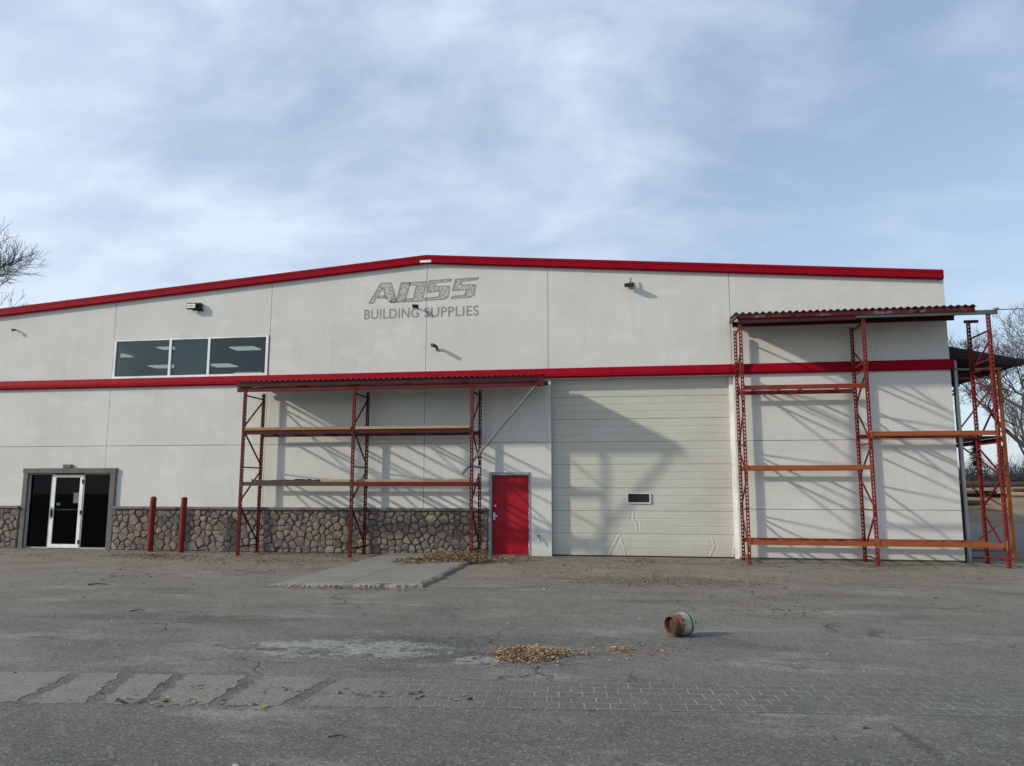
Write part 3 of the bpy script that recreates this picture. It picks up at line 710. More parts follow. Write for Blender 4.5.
# ------------------------------------------------------------------ wall lamps
L1 = thing('flood_light', (-12.9, 0, 7.16), 'black twin-panel flood light on the wall above the upstairs window', 'wall light', )
b1 = MB(); b1.box(-13.06, -12.74, -.19, -.10, 6.99, 7.18); b1.build('housing', 'black_metal', L1, .015)
for i in range(2):
    for j in range(2): boxp('lamp_lens', 'white_metal', L1, -13.035+i*.14, -12.91+i*.14, -.20, -.188, 7.02+j*.07, 7.075+j*.07)
b2 = MB(); b2.box(-12.74, -12.65, -.12, -.001, 7.0, 7.19); b2.bar((-12.9, -.11, 6.98), (-12.6, -.02, 6.98), .05, .04); b2.build('bracket', 'black_metal', L1, .01)
L2 = thing('bullet_light', (-5.5, 0, 5.68), 'dark bullet spotlight on an arm below the faded sign', 'wall light')
MB().tube([(-5.46, -.001, 5.60), (-5.46, -.06, 5.62), (-5.47, -.12, 5.66)], .016).build('arm', 'black_metal', L2)
MB().tube([(-5.46, -.001, 5.60), (-5.46, -.025, 5.60)], .05, 12).build('mount', 'galv', L2)
MB().tube([(-5.45, -.06, 5.655), (-5.47, -.14, 5.67), (-5.53, -.31, 5.68)], [.03, .045, .052], 12).build('lamp_head', 'black_metal', L2)
L3 = thing('shoebox_light', (-.05, 0, 7.23), 'flat black wall light under the right roof slope above the overhead door', 'wall light')
b3 = MB(); b3.box(-.26, .0, -.28, -.10, 7.14, 7.21); b3.build('lamp_head', 'black_metal', L3, .015)
MB().tube([(-.10, -.13, 7.20), (-.09, -.11, 7.40)], .022).tube([(-.09, -.14, 7.2), (-.09, -.001, 7.22)], .025).build('arm', 'galv', L3)
boxp('mount', 'galv', L3, -.16, -.02, -.03, -.001, 7.13, 7.30)
L4 = thing('small_spotlight', (-6.05, 0, 6.80), 'tiny black spotlight between the faded logo and lettering', 'wall light')
MB().tube([(-6.03, -.001, 6.79), (-6.05, -.14, 6.82)], .018).build('arm', 'black_metal', L4)
MB().tube([(-6.0, -.12, 6.83), (-6.14, -.20, 6.82)], [.045, .055], 10).build('lamp_head', 'black_metal', L4)
L5 = thing('corner_spotlight', (-18.8, 0, 6.56), 'small tan spotlight high on the wall left of the upstairs window', 'wall light')
MB().tube([(-18.72, -.001, 6.53), (-18.74, -.08, 6.56), (-18.8, -.12, 6.57)], .015).build('arm', 'galv', L5)
MB().tube([(-18.78, -.10, 6.57), (-18.88, -.15, 6.56)], [.03, .04], 10).build('lamp_head', 'trim_stone', L5)

# ------------------------------------------------------------------ bollards
for x, y, h, lean, lab in ((-13.55, -.46, 1.50, .02, 'red steel bollard nearer the glass entrance, before the stone base'), (-12.50, -.62, 1.49, .02, 'red steel bollard nearer the left pallet rack, before the stone base')):
    o = thing('bollard', (x, y, 0), lab, 'bollard', 'red steel bollards by the entrance')
    MB().tube([(x, y, -.02), (x+lean, y, h)], .082, 20).build('post', 'bollard', o)
    cpm = MB().lathe([(.0001, .028), (.04, .024), (.068, .008), (.084, -.006), (.084, -.02)], 20)
    cpm.v = [(vx+x+lean, vy+y, vz+h) for vx, vy, vz in cpm.v]; cpm.build('cap', 'bollard', o, smooth=True)

# ------------------------------------------------------------------ pallet racks
def post_mesh(x, y, z0, z1, face, w=.076, d=.070):
    """roll-formed C post with a column of slots; face=-1 looks out to -y, +1 to +y"""
    m = MB(); t = .0
    yf = y+face*d/2; yb = y-face*d/2
    hw, hh, pit = .015, .046, .092
    for xa, xb in ((x-w/2, x-hw), (x+hw, x+w/2)): m.add([(xa, yf, z0), (xb, yf, z0), (xb, yf, z1), (xa, yf, z1)], [(0, 1, 2, 3)])
    z = z0; first = True
    while z < z1:
        zb = min(z+pit-hh, z1)
        m.add([(x-hw, yf, z), (x+hw, yf, z), (x+hw, yf, zb), (x-hw, yf, zb)], [(0, 1, 2, 3)]); z += pit
    for sx_ in (-1, 1):
        xx = x+sx_*w/2
        ya, yb2 = yf, yb
        ym0, ym1 = y-.013, y+.013
        for a, b_ in ((min(ya, yb2), ym0), (ym1, max(ya, yb2))): m.add([(xx, a, z0), (xx, b_, z0), (xx, b_, z1), (xx, a, z1)], [(0, 1, 2, 3)])
        z = z0
        while z < z1:
            zb = min(z+pit-.035, z1)
            m.add([(xx, ym0, z), (xx, ym1, z), (xx, ym1, zb), (xx, ym0, zb)], [(0, 1, 2, 3)]); z += pit
        xl = x+sx_*(w/2-.016)
        m.add([(xx, yb, z0), (xl, yb, z0), (xl, yb, z1), (xx, yb, z1)], [(0, 1, 2, 3)])
    return m
def upright(root, x, yf, yr, h, mat_, hz, zig, z0=0., hr=None):
    for y, f, hh_ in ((yf, -1, h), (yr, 1, hr or h)):
        p = post_mesh(x, y, z0, hh_, f).build('post', mat_, root, recalc=False)
        boxp('base_plate', mat_, p, x-.07, x+.07, y-.07, y+.07, z0+.001, z0+.010)
    bm_ = 'dark_beam' if mat_ == 'post_red' else 'post_red'  # left rack braces get a darker red, their shade put into the colour
    for z in hz: MB().bar((x, yf+.03, z), (x, yr-.03, z), .035, .035).build('brace', bm_, root)
    for a, b_ in zig: MB().bar((x+.002, yf+.02, a), (x+.002, yr-.02, b_), .032, .034).build('brace', bm_, root)
def beam(root, x0, x1, y, z, mat_, hgt=.105):
    m = MB(); m.box(x0+.045, x1-.045, y-.025, y+.025, z-hgt/2, z+hgt/2-.02); m.box(x0+.045, x1-.045, y-.025, y+.004, z+hgt/2-.0195, z+hgt/2)
    b_ = m.build('beam', mat_, root, .004)
    s = -1 if y < -.6 else 1
    for x in (x0, x1):
        MB().box(x+.002 if x == x0 else x-.046, x+.046 if x == x0 else x-.002, y+s*.0365, y+s*.041, z-.11, z+.11).build('end_plate', mat_, b_)
def corr(root, x0, x1, y0, z0, y1, z1, mat_, pitch=.152, amp=.021, name='canopy_sheet'):
    m = MB(); n = int((x1-x0)/pitch*8); k = 3; th = .004
    vs = []
    for s_ in (0, th):
        for j in range(k+1):
            for i in range(n+1):
                x = x0+(x1-x0)*i/n; t = j/k
                vs.append((x, y0+(y1-y0)*t, z0+(z1-z0)*t+amp*math.sin(2*math.pi*(x-x0)/pitch)+s_))
    A = (k+1)*(n+1); fs = []
    for s_ in (0, A):
        for j in range(k):
            for i in range(n): fs.append((s_+j*(n+1)+i, s_+j*(n+1)+i+1, s_+(j+1)*(n+1)+i+1, s_+(j+1)*(n+1)+i))
    for j in (0, k):
        for i in range(n): fs.append((j*(n+1)+i, j*(n+1)+i+1, A+j*(n+1)+i+1, A+j*(n+1)+i))
    return m.add(vs, fs).build(name, mat_, root, smooth=False, recalc=False)

YF, YR = -1.26, -.22
# --- left rack
LR = thing('pallet_rack', (-7.47, -.7, 0), 'red two-bay pallet rack under a low corrugated canopy before the stone base', 'pallet rack')
LX = [-10.46, -7.36, -4.18]
for x, z0 in zip(LX, (0., 0., .075)):
    upright(LR, x, YF, YR, 4.42, 'post_red', (.22, 2.32, 4.25), ((3.42, 4.2), (3.28, 2.42), (1.45, 2.22), (1.28, .3)), z0)
for i in range(2):
    for y in (YF, YR):
        beam(LR, LX[i], LX[i+1], y, 3.24, 'dark_beam'); beam(LR, LX[i], LX[i+1], y, 1.875, 'dark_beam' if y == YR else 'wood_dark' if i == 0 else 'post_red', .10)
    for k, fx in enumerate((.12, .33, .40, .62, .70, .9)):
        x = LX[i]+fx*3.
        MB().bar((x, YF+.03, 3.265), (x, YR-.03, 3.265), .07, .03).build('cross_bar', 'wood_dark', LR)
    for k, fx in enumerate((.2, .3, .42, .55, .66, .80, .93)):
        x = LX[i]+fx*3.+.03*i
        MB().bar((x, YF+.03, 1.895), (x, YR-.03, 1.895), .085, .03).build('cross_bar', 'wood_dark', LR)
corr(LR, -10.74, -2.28, -1.38, 4.615, -.13, 4.70, 'canopy_red')
for y, z, m in ((-1.30, 4.53, 'dark_beam'), (-1.25, 4.40, 'canopy_red'), (YR, 4.56, 'dark_beam')):
    MB().box(-10.70, -2.33, y-.03, y+.03, z-.055, z+.055).build('canopy_beam', m, LR, .006)
for x in (-10.66, -9.0, -7.48, -6., -4.45, -2.37): MB().bar((x, -1.21, 4.50), (x, -.2, 4.56), .05, .06).build('rafter', 'dark_beam', LR)
st_ = MB(); st_.bar((-4.42, -1.27, 2.10), (-2.42, -1.29, 4.46), .006, .085, (0, 1, 0)); st_.bar((-4.42, -1.25, 2.13), (-2.42, -1.27, 4.49), .07, .006, (0, 1, 0))
st_.build('strut', 'galv', LR)
boxp('end_bracket', 'fascia_worn', LR, -2.44, -2.30, -1.345, -1.335, 4.34, 4.60)
boxp('junction_box', 'white_metal', LR, -4.28, -4.16, -.34, -.26, 2.12, 2.30, bevel=.01)
# loose boards on it
def plank(x0, x1, y, z, w, t, m, label, rot=0., name='plank', broken=False):
    L = x1-x0; pm = MB(); n = 12
    if broken:
        prof = [(x0+L*i/n, z+t*(1. if i in (0, n) else R.uniform(.55, 1.05))) for i in range(n+1)]
        pm.prism_xz([(x0, z)]+[(x1, z)]+prof[::-1], y-w/2, y+w/2)
    else:
        pm.bar((x0, y, z+t/2), (x1, y+rot, z+t/2), w, t)
    o = pm.build(name, m, None, .003 if not broken else 0)
    c = Vector(((x0+x1)/2, y, z))
    for v in o.data.vertices: v.co -= c
    o.location = c
    return tag(o, label, 'plank', 'loose boards on the left rack')
plank(-10.40, -7.42, YF-.005, 3.296, .09, .075, 'wood_orange', 'orange-stained board along the upper front beam of the left bay')
plank(-7.30, -4.22, YF-.005, 3.296, .09, .068, 'wood_tan', 'pale tan board along the upper front beam of the right bay', .01)
plank(-10.2, -8.32, -1.15, 1.928, .10, .07, 'wood_dark', 'dark rotten board on the lower shelf of the left bay', broken=True)
plank(-8.30, -5.40, -1.125, 1.928, .09, .065, 'wood_tan', 'long yellowish board on the lower shelf passing the middle upright')
plank(-5.45, -4.24, -1.18, 1.928, .09, .085, 'wood_orange', 'short rusty-orange broken board on the lower shelf beside the right upright', broken=True)
plank(-9.15, -8.75, -.75, 1.928, .2, .085, 'wood_dark', 'short dark offcut lying across the lower shelf of the left bay', broken=True)

# --- right rack
RR = thing('pallet_rack', (5.3, -.7, 0), 'tall red two-bay pallet rack with orange beams beside the overhead door', 'pallet rack')
RX = [2.56, 5.42, 8.19]
zz = ((.30, 1.18), (2.0, 1.34), (2.1, 2.75), (3.7, 2.9), (3.85, 4.55), (5.2, 4.65))
for i, x in enumerate(RX):
    upright(RR, x, YF-(.0), YR if i < 2 else -.16, 5.83 if i < 2 else 5.86, 'post_bright', (.16, 1.27, 2.83, 4.60, 4.78, 5.45 if i == 2 else 5.72), zz if i % 2 == 0 else tuple((b_, a) for a, b_ in zz))
for y in (YF, YR):
    f = y == YF
    beam(RR, RX[0], RX[1], y, 4.20, 'beam_red' if f else 'post_red'); beam(RR, RX[0], RX[1], y, 2.265, 'orange'); beam(RR, RX[0], RX[1], y, .50, 'orange' if f else 'beam_red')
    beam(RR, RX[1], RX[2], y, 3.05, 'orange' if f else 'beam_red'); beam(RR, RX[1], RX[2], y, .50, 'orange')
for i, z, fr__ in ((0, 4.22, (.12, .34, .52, .83)), (0, 2.28, (.2, .55)), (0, .515, (.1, .3, .55, .72, .88)), (1, 3.07, (.08, .3, .36, .58, .9)), (1, .515, (.12, .28, .46, .63, .8, .93))):
    for fx in fr__:
        x = RX[i]+fx*2.8
        MB().bar((x, YF+.026, z), (x, YR-.026, z), .06, .035).build('cross_bar', 'beam_red', RR)
corr(RR, 2.42, 7.93, -1.40, 6.03, -.06, 6.16, 'canopy_red', .158, .026)
MB().box(2.52, 7.88, -1.365, -1.335, 5.905, 5.995).build('canopy_fascia', 'fascia_worn', RR)
MB().box(2.50, 5.25, -1.33, -1.255, 5.80, 5.935).build('canopy_beam', 'dark_beam', RR, .005)
MB().bar((5.26, -1.30, 5.885), (8.38, -1.30, 5.875), .07, .10).build('canopy_beam', 'dull_steel', RR, .005)
MB().box(2.50, 7.85, YR-.03, YR+.03, 5.93, 6.06).build('canopy_beam', 'dark_beam', RR, .005)
for x in (2.47, 3.8, 5.29, 6.6, 7.82): MB().bar((x, -1.38, 5.955), (x, -.08, 6.09), .05, .08).build('rafter', 'fascia_worn' if x < 2.6 else 'dark_beam', RR)
MB().box(8.1, 8.42, -.19, -.13, 5.86, 5.93).build('post_cap', 'dark_beam', RR)
MB().box(8.32, 8.40, -1.36, -1.24, 5.93, 5.965).build('bolt_head', 'galv', RR)

# --- side rack with lean-to canopy along the right flank of the building
SR = thing('pallet_rack', (8.5, 2., 0), 'rusty side rack with a dark lean-to canopy behind the building corner', 'pallet rack')
def xpost(x, y, z1, m): MB().box(x-.034, x-.028, y-.035, y+.035, 0, z1).box(x-.028, x+.028, y-.035, y-.027, 0, z1).box(x+.028, x+.034, y-.035, y+.035, 0, z1).build('post', m, SR)
for k, y in enumerate((.42, 3.15, 5.9)):
    xpost(8.03, y, 5.02, 'galv_light' if k == 0 else 'post_red'); xpost(9.04, y, 4.78, 'orange' if k == 0 else 'post_red')
    for z in (.08, .26, 3.2, 4.55): MB().bar((8.06, y, z), (9.01, y, z), .035, .04).build('brace', 'beam_red', SR)
    for (a, b_) in ((3.3, 4.5), (1.9, 1.25), (2.8, 2.0), (.35, 1.1)): MB().bar((8.06, y, a), (9.01, y, b_), .03, .035).build('brace', 'orange', SR)
for x in (8.03, 9.04):
    for z in (3.0, 1.6): MB().box(x-.025, x+.025, .46, 5.86, z-.055, z+.055).build('beam', 'dark_beam', SR)
MB().box(8.06, 9.01, .46, 3.1, 3.058, 3.085).build('deck', 'dark_beam', SR)
sl = lambda x: 5.33-(x-7.78)*.225
lc = MB()
for z0, z1, e in ((.02, .07, .02),): lc.prism_xz([(7.78, sl(7.78)-.02), (9.62, sl(9.62)-.02), (9.62, sl(9.62)+.03), (7.78, sl(7.78)+.03)], .18, 9.)
lc.build('canopy_sheet', 'black_roof', SR)
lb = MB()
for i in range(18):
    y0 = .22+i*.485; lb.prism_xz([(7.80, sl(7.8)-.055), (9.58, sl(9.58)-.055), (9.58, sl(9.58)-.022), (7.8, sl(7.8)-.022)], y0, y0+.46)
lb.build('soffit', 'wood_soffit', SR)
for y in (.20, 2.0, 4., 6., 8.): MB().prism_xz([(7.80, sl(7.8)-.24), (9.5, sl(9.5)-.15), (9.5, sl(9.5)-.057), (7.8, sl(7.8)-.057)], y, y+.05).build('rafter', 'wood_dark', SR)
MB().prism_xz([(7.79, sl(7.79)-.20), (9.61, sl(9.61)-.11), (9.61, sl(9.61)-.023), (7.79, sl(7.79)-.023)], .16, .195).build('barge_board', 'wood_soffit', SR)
MB().box(7.98, 9.1, .36, .48, 4.76, 4.80).build('head_beam', 'galv', SR)
MB().box(7.785, 7.86, .3, 5.2, 4.1, 4.9).build('ledger', 'wood_soffit', SR)
MB().box(7.775, 7.84, .10, .16, .0, 1.9).build('corner_guard', 'black_metal', SR)

# timber on the side rack
for i, (x, z, L0, L1, m, lab) in enumerate(((8.2, 1.66, .5, 5., 'wood_tan', 'tan timber on the lower level of the side rack, nearest the wall'), (8.75, 1.66, .6, 4.6, 'wood_dark', 'dark timber on the lower level of the side rack, on its outer beam'))):
    o = MB().box(x-.1, x+.1, L0, L1, z, z+.06).build('plank', m)
    # boards rest on two cross pieces
    tag(o, lab, 'plank')
for y in (.8, 2.2, 3.8): MB().bar((8.03, y, 1.645), (9.04, y, 1.645), .06, .02).build('cross_bar', 'dark_beam', SR)

# ------------------------------------------------------------------ gas cylinder lying in the yard
GC = bpy.data.objects.new('gas_cylinder', None); col.objects.link(GC)
tag(GC, 'rusty cream propane cylinder lying on its side in the yard', 'gas cylinder')
ax = Vector((.80, .60, .035)).normalized()         # local z: from foot ring to valve
GC.rotation_euler = ax.to_track_quat('Z', 'Y').to_euler(); GC.location = (.34, -10.82, .132); GC.scale = (.86, .86, .86)
MB().lathe([(.0001, .05), (.06, .052), (.105, .068), (.138, .098), (.152, .135), (.154, .17), (.154, .27), (.152, .283), (.148, .288), (.151, .294), (.138, .335), (.105, .368), (.06, .385), (.0001, .39)], 32).build('tank_body', 'tank', GC, smooth=True)
MB().lathe([(.0001, .0485), (.06, .0505), (.104, .0665)], 32).build('tank_bottom', 'dark_rust', GC, smooth=True)
MB().lathe([(.118, .085), (.120, .0), (.124, -.004), (.128, .0), (.126, .088)], 32).build('foot_ring', 'rust', GC, smooth=True)
MB().lathe([(.1535, .262), (.1565, .266), (.1565, .280), (.1535, .284)], 32).build('weld_band', 'black_metal', GC)
MB().tube([(0, 0, .38), (0, 0, .43)], [.022, .018], 10).tube([(0, 0, .415), (.05, 0, .415)], .012, 8).tube([(0, 0, .43), (0, 0, .45)], [.026, .026], 10).build('valve', 'black_metal', GC)

# ------------------------------------------------------------------ leaf litter
def leaves(name, label, m, spots, size=(.03, .065), z0=.008, kind='stuff'):
    mb = MB()
    for (cx, cy, rx, ry, h, n, pw) in spots:
        for _ in range(n):
            a = R.uniform(0, 6.283); r = R.random()**pw
            x = cx+math.cos(a)*r*rx; y = cy+math.sin(a)*r*ry
            z = z0+h*max(0, 1-r*r)*R.uniform(.25, 1.)
            L = R.uniform(*size); w = L*R.uniform(.35, .6)
            t = R.uniform(0, 6.283); tilt = R.uniform(-.6, .6) if h > .02 else R.uniform(-.25, .25); cl = R.uniform(-.35, .5)*w
            d = Vector((math.cos(t), math.sin(t), math.sin(tilt)*.6)); s_ = Vector((-math.sin(t), math.cos(t), R.uniform(-.4, .4)))
            c = Vector((x, y, z+.25*L*abs(math.sin(tilt))))
            mb.add([c-d*L/2, c+s_*w/2+Vector((0, 0, cl)), c+d*L/2, c-s_*w/2+Vector((0, 0, cl))], [(0, 1, 2), (0, 2, 3)])
    for i, v in enumerate(mb.v):
        if v[2] < .004: mb.v[i] = (v[0], v[1], .004)
    o = mb.build(name, m, None, recalc=False)
    return tag(o, label, 'leaves', None, kind)
leaves('leaf_pile', 'heap of dry tan leaves lying in the yard beside the pale pothole', 'leaf_tan', [(-1.22, -12.10, .36, .40, .075, 1300, .5), (-1.05, -12.0, .34, .30, .04, 350, .6), (-1.15, -12.05, .6, .6, .0, 200, .75), (-.72, -11.95, .3, .2, .01, 70, .6)], (.018, .058))
leaves('leaf_pile', 'small scatter of tan leaves in the hollow right of the big leaf heap', 'leaf_tan', [(-.22, -11.68, .16, .15, .02, 60, .6), (-.1, -11.6, .5, .4, .0, 40, .7)])
leaves('leaf_pile', 'long heap of yellow-brown leaves against the stone base by the red door', 'leaf_yellow', [(-4.5, -1.9, .95, .9, .18, 1900, .6), (-5.0, -2.5, .8, .7, .10, 800, .65), (-3.95, -1.7, .8, .7, .08, 500, .7), (-3.3, -1.4, .8, .5, .02, 200, .7), (-4.7, -.7, .9, .4, .1, 350, .7)], (.05, .10), .06)
leaves('leaf_litter', 'thin brown leaf litter along the foot of the wall and bollards', 'leaf_brown',
       [(-12.4, -2.0, 1.5, .7, .06, 900, .8), (-3., -2.2, 3.5, 1.5, .0, 650, .8), (-9.5, -.6, 5., .35, .0, 700, .9), (0., -1.2, 3., .9, .0, 450, .9), (-11., -2.6, 4., 1.3, .0, 500, .8), (-.6, -12., 1.6, .8, .0, 70, .8), (.2, -5.2, 2.2, .9, .0, 350, .7), (4.5, -1.5, 4., .5, .0, 200, .9), (-9., -4.5, 4., 2., .0, 250, .7), (-9.6, -1.9, 3.2, 1.4, .0, 700, .75), (-13.5, -1.2, 2., .9, .0, 240, .8), (-7.8, -2.6, 1.4, 1.6, .0, 260, .7), (.2, -4.6, 2.6, 1.6, .0, 260, .7), (-1.5, -.4, 3.2, .4, .0, 160, .7), (5., -2.6, 3.5, 1.1, .0, 160, .8), (1.9, -6.5, 1.3, 1.4, .0, 130, .7), (2., -8.4, .8, .6, .0, 70, .7), (-5.2, -7.25, 1.6, .14, .02, 260, .8), (-16.2, -2.2, .8, .4, .01, 60, .7), (-2.6, -13.9, 1.8, .15, .0, 90, .8), (-3.9, -14.4, 1.3, .15, .0, 60, .8)], (.025, .08))
mb = MB()
for _ in range(420):
    x = R.uniform(-14, 9); y = -16+R.random()**1.2*15.5
    s_ = R.choice((.006, .008, .010, .014, .020)); a = R.uniform(0, 3.14)
    e = R.choice((1, 1.3, 2.4))
    p = Vector((x, y, s_*.35)); d = Vector((math.cos(a), math.sin(a), 0))*s_*e
    mb.bar(p-d/2, p+d/2, s_, s_*.7)
tag(mb.build('gravel', 'chips'), 'loose grit, pebbles and bits of bark strewn over the asphalt yard', 'gravel', None, 'stuff')
def twig(pts, r, label):
    o = MB().tube([(x, y, r+.004+dz) for x, y, dz in pts], [r]+[r*.9]*(len(pts)-2)+[r*.5], 6).build('twig', 'bark')
    tag(o, label, 'twig', 'twigs fallen on the yard')
twig([(-7.2, -10.2, 0), (-7.1, -10.14, .01), (-7.02, -10.12, 0)], .010, 'dark curved twig on the asphalt left of the concrete slab')
twig([(-9.9, -7.6, 0), (-9.75, -7.5, .012), (-9.55, -7.52, 0)], .013, 'thin dark twig lying between the bollards and the paver strip')
twig([(-2.2, -15.05, 0), (-2.13, -15.02, .006), (-2.06, -15.03, 0)], .006, 'small twig in front of the paver strip')

# ------------------------------------------------------------------ vegetation
def bare_tree(x, y, H_, label, seed, m='bark', depth=6, spread=.55, lean=(0, 0), r0=None, dens=3, twig_r=.006):
    rr = random.Random(seed)
    o = thing('bare_tree', (x, y, 0), label, 'tree')
    tk = MB(); cr_ = MB()
    def grow(p, d, L, r, lev, mb_):
        n = 4 if lev < 2 else 3; pts = [p]; q = p.copy(); dd_ = d.copy()
        for i in range(n):
            dd_ = (dd_+Vector((rr.uniform(-1, 1), rr.uniform(-1, 1), rr.uniform(-.4, .9)))*.16).normalized()
            q = q+dd_*L/n; pts.append(q.copy())
        radii = [r*(1-.45*i/n) for i in range(n+1)]
        mb_.tube(pts, radii, 8 if lev < 1 else 5 if lev < 3 else 3, cap=False)
        if lev >= depth: return
        k = dens+(1 if rr.random() < .5 else 0)
        for c in range(k):
            t = rr.uniform(.45, 1.) if c else 1.
            i = min(n-1, int(t*n)); base = pts[i].lerp(pts[i+1], t*n-i)
            az = rr.uniform(0, 6.283)
            a = d.orthogonal().normalized(); b_ = d.cross(a)
            nd = (dd_+(a*math.cos(az)+b_*math.sin(az))*rr.uniform(.35, 1.)*spread*(1.5 if lev else 1.2)+Vector((0, 0, .16))).normalized()
            grow(base, nd, L*rr.uniform(.58, .82), max(twig_r, r*rr.uniform(.42, .62)), lev+1, cr_)
    r0 = r0 or H_*.02
    base = Vector((x, y, -.1)); d0 = Vector((lean[0], lean[1], 1)).normalized()
    grow(base, d0, H_*.28, r0, 0, tk)
    tk.build('trunk', m, o, recalc=False); cr_.build('crown', m, o, recalc=False)
    return o
bare_tree(-51.6, 24, 31, 'tall bare tree rising behind the left end of the roof', 5, depth=7, spread=.62, dens=3, twig_r=.016)
bare_tree(-50, 34, 16, 'lower bare tree showing just above the roof edge at far left', 9, depth=6, spread=.7, twig_r=.012)
bare_tree(20.6, 22, 15.5, 'large bare tree with long spreading limbs right of the side rack', 21, 'bark_grey', depth=7, spread=.75, twig_r=.008)
bare_tree(30.5, 46, 13, 'bare tree on the dry bank seen through the side rack', 33, 'bark_grey', depth=6, spread=.7, twig_r=.012)
bare_tree(44, 60, 15, 'distant bare tree on the bank at the right edge', 41, 'bark_grey', depth=6, spread=.65, twig_r=.014)
def conifer(x, y, H_, label, seed):
    rr = random.Random(seed); o = thing('conifer_tree', (x, y, 0), label, 'tree', 'conifers at the far edge of the field')
    MB().tube([(x, y, 0), (x, y, H_*.9)], [H_*.022, .03], 6).build('trunk', 'bark', o)
    cr_ = MB(); z = H_*.08
    for _ in range(900):
        t = rr.random()**.8; z = H_*(.06+.94*t); R_ = H_*.23*(1-t)**.9+.05
        a = rr.uniform(0, 6.283); r = R_*rr.uniform(.25, 1.08)
        c = Vector((x+math.cos(a)*r, y+math.sin(a)*r, z-r*.25)); L = H_*.05*rr.uniform(.6, 1.5)
        d = Vector((math.cos(a), math.sin(a), rr.uniform(-.5, .1))); s_ = Vector((-math.sin(a), math.cos(a), rr.uniform(-.3, .3)))
        cr_.add([c-d*L*.6+s_*L*.4, c-d*L*.6-s_*L*.4, c+d*L], [(0, 1, 2)])
    cr_.build('crown', 'needles', o, recalc=False)
conifer(48.2, 100, 9.4, 'dark pointed conifer on the skyline seen past the building corner', 3)
conifer(55, 108, 8.4, 'shorter dark conifer on the skyline behind the right rack upright', 4)
conifer(64, 112, 9., 'broad dark conifer on the skyline near the right edge', 6)
# far belt of leafless scrub
rr = random.Random(77); fb = MB()
for _ in range(620):
    x = rr.uniform(24, 100); y = rr.uniform(76, 130); H_ = rr.uniform(2., 5.8)
    for _k in range(22):
        a = rr.uniform(0, 6.283); sp = rr.uniform(.1, .9); L = H_*rr.uniform(.5, 1.)
        p = Vector((x+rr.uniform(-1.2, 1.2), y+rr.uniform(-1.2, 1.2), rr.uniform(0, H_*.35))); d = Vector((math.cos(a)*sp, math.sin(a)*sp, 1)).normalized()
        s_ = d.orthogonal().normalized()*rr.uniform(.08, .2)
        fb.add([p-s_, p+s_, p+d*L], [(0, 1, 2)])
        for _q in range(3):
            b0 = p+d*L*rr.uniform(.2, .8); d2 = (d+Vector((rr.uniform(-.9, .9), rr.uniform(-.9, .9), .2))).normalized(); s2 = d2.orthogonal().normalized()*.07
            fb.add([b0-s2, b0+s2, b0+d2*L*.4], [(0, 1, 2)])
tag(fb.build('far_scrub', 'scrub', None, recalc=False), 'brown leafless scrub belt along the far edge of the field', 'trees', None, 'stuff')
# fallen logs and a shed on the bank
for i, (x, y, L, r, m, a, lab) in enumerate(((17.5, 31, 7., .22, 'wood_dark', .05, 'dark log lying along the foot of the dry bank'), (21.5, 34.5, 8., .2, 'wood_tan', -.03, 'pale stripped log higher on the dry bank'), (24.5, 39, 9., .25, 'wood_dark', .08, 'dark log near the top of the dry bank'), (28.5, 36, 8., .2, 'wood_dark', .1, 'dark log at the right of the dry bank'))):
    t = min(1, (y-26)/14); z = 1.95*t+r*.3
    o = MB().tube([(-L/2, 0, 0), (-L/6, .1, .05), (L/5, -.08, .02), (L/2, .05, 0)], [r, r*.95, r*.85, r*.7], 10).build('log', m)
    o.location = (x, y, z+.2); o.rotation_euler = (0, 0, a); tag(o, lab, 'log', 'logs on the dry bank')
SH = thing('shed', (35.3, 72, .9), 'small white-roofed shed in the field seen past the building corner', 'shed')
MB().box(33.8, 36.4, 71, 73.4, .6, 1.7).build('wall', 'trim_stone', SH)
MB().prism_xz([(33.5, 1.7), (36.7, 1.7), (35.1, 2.5)], 70.8, 73.6).build('roof', 'white_paint', SH)

# utility line to the right
PO = thing('utility_pole', (34, 6, 0), 'wooden utility pole right of the yard carrying the thin cable', 'utility pole')
MB().tube([(34, 6, -.1), (34, 6, 9.2)], [.15, .10], 12).build('pole', 'wood_dark', PO); MB().box(33.2, 34.8, 5.93, 6.03, 8.5, 8.62).build('cross_arm', 'wood_dark', PO)
pts = [(8.36+(34-8.36)*t, -1.3+(6.+1.3)*t, 5.93+(8.5-5.93)*t-1.0*t*(1-t)) for t in [i/24 for i in range(25)]]
tag(MB().tube(pts, .011, 5).build('cable', 'black_metal'), 'thin dark cable running from the right rack canopy to the pole', 'cable')

# ------------------------------------------------------------------ sky, sun, camera
to_sun = Vector((-2.25, -1.0, 1.13)).normalized()
sun_el = math.asin(to_sun.z); sun_rot = math.atan2(to_sun.x, to_sun.y)
w = bpy.data.worlds.new('World'); sc.world = w; w.use_nodes = True
nt = NT(w.node_tree); bg = w.node_tree.nodes['Background']
sky = nt.node('ShaderNodeTexSky', sky_type='NISHITA', sun_disc=False, sun_elevation=sun_el, sun_rotation=sun_rot, air_density=1.0, dust_density=1.5, ozone_density=1.0)
D = nt.node('ShaderNodeTexCoord').outputs['Generated']
dx, dy, dz = nt.xyz(D)
inv = nt.math('DIVIDE', 1., nt.math('ADD', nt.math('MAXIMUM', dz, 0.), .30))
Q = nt.node('ShaderNodeVectorMath', operation='SCALE', ins={0: D, 'Scale': inv}).outputs[0]
Q = nt.mapped(Q, (1, 1, 0))
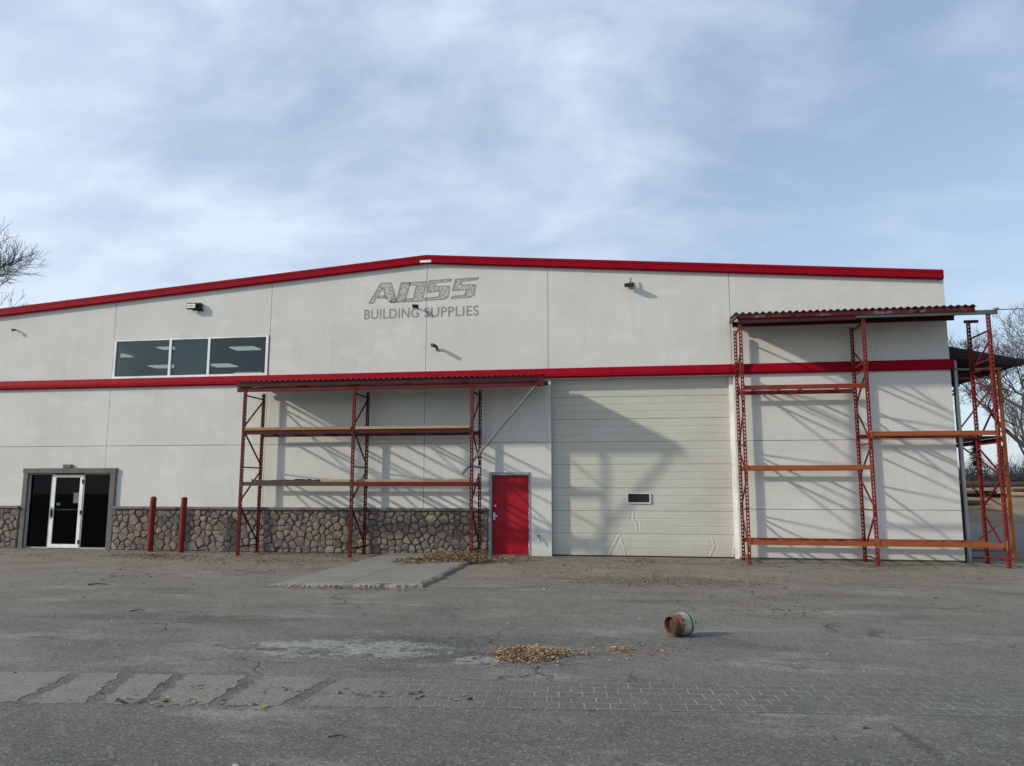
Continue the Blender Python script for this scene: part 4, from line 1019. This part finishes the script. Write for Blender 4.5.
wq = nt.node('ShaderNodeVectorMath', operation='ADD', ins={0: Q, 1: nt.node('ShaderNodeVectorMath', operation='SCALE', ins={0: nt.noise(Q, .8, 4, .5, out='Color'), 'Scale': .55}).outputs[0]}).outputs[0]
c1 = nt.noise(nt.mapped(wq, (1., 1.2, 1), (3.1, 1.7, 0), (0, 0, .6)), 2.3, 8, .55)
c2 = nt.noise(nt.mapped(wq, (1.1, 2.0, 1), (8., 2., 0), (0, 0, -.5)), 3.6, 8, .6)
c3 = nt.noise(nt.mapped(Q, (1, 1, 1), (1., 5., 0)), 1.0, 3, .5)
cl = nt.math('ADD', nt.math('ADD', nt.math('MULTIPLY', c1, .5), nt.math('MULTIPLY', c2, .27)), nt.math('MULTIPLY', c3, .23))
bank = nt.math('MULTIPLY', nt.math('SUBTRACT', nt.math('MULTIPLY', dx, -1.), .10), .17)     # thicker cirrus toward the sun side
cl = nt.math('ADD', cl, bank)
cf = nt.ramp(cl, .39, .64)
veil = nt.math('ADD', .48, nt.math('MULTIPLY', cf, .50))
hz = nt.ramp(dz, .5, .0)
veil = nt.math('MAXIMUM', veil, nt.math('MULTIPLY', hz, .72))
thin = nt.mix(hz, (2.3, 2.88, 3.85), (3.3, 3.95, 4.75))           # thin high haze, whiter toward the horizon
cloudc = nt.mix(cf, thin, (3.85, 4.45, 5.25))
skycol = nt.mix(veil, sky.outputs[0], cloudc)
nt.l.new(skycol, bg.inputs[0]); bg.inputs[1].default_value = .15

sl_ = bpy.data.lights.new('sun', 'SUN'); sl_.energy = 2.6; sl_.angle = rad(2.2); sl_.color = (1, .925, .80)
so = bpy.data.objects.new('sun', sl_); col.objects.link(so); so.rotation_euler = (-to_sun).to_track_quat('-Z', 'Y').to_euler(); so.location = (-40, -20, 30)

F, yaw, pitch, roll, Dc, hc = 767.4936, -.16194494, .13746415, .00148297, 20.480078, 1.7441875
f = Vector((math.sin(yaw)*math.cos(pitch), math.cos(yaw)*math.cos(pitch), math.sin(pitch)))
r = Vector((math.cos(yaw), -math.sin(yaw), 0)); u = r.cross(f)
c_, s_ = math.cos(roll), math.sin(roll); r2 = r*c_+u*s_; u2 = u*c_-r*s_
cam = bpy.data.cameras.new('camera'); cam.sensor_width = 36; cam.lens = F/1024*36; cam.clip_end = 3000; cam.clip_start = .05
co = bpy.data.objects.new('camera', cam); col.objects.link(co)
co.matrix_world = Matrix(((r2.x, u2.x, -f.x, 0), (r2.y, u2.y, -f.y, -Dc), (r2.z, u2.z, -f.z, hc), (0, 0, 0, 1)))
sc.camera = co
for o in bpy.data.objects:
    if '_o' in o: del o['_o']
vs_ = sc.view_settings; vs_.view_transform = 'Standard'; vs_.look = 'None'; vs_.gamma = 1; vs_.exposure = .34
sc.cycles.max_bounces = 6; sc.cycles.transparent_max_bounces = 12
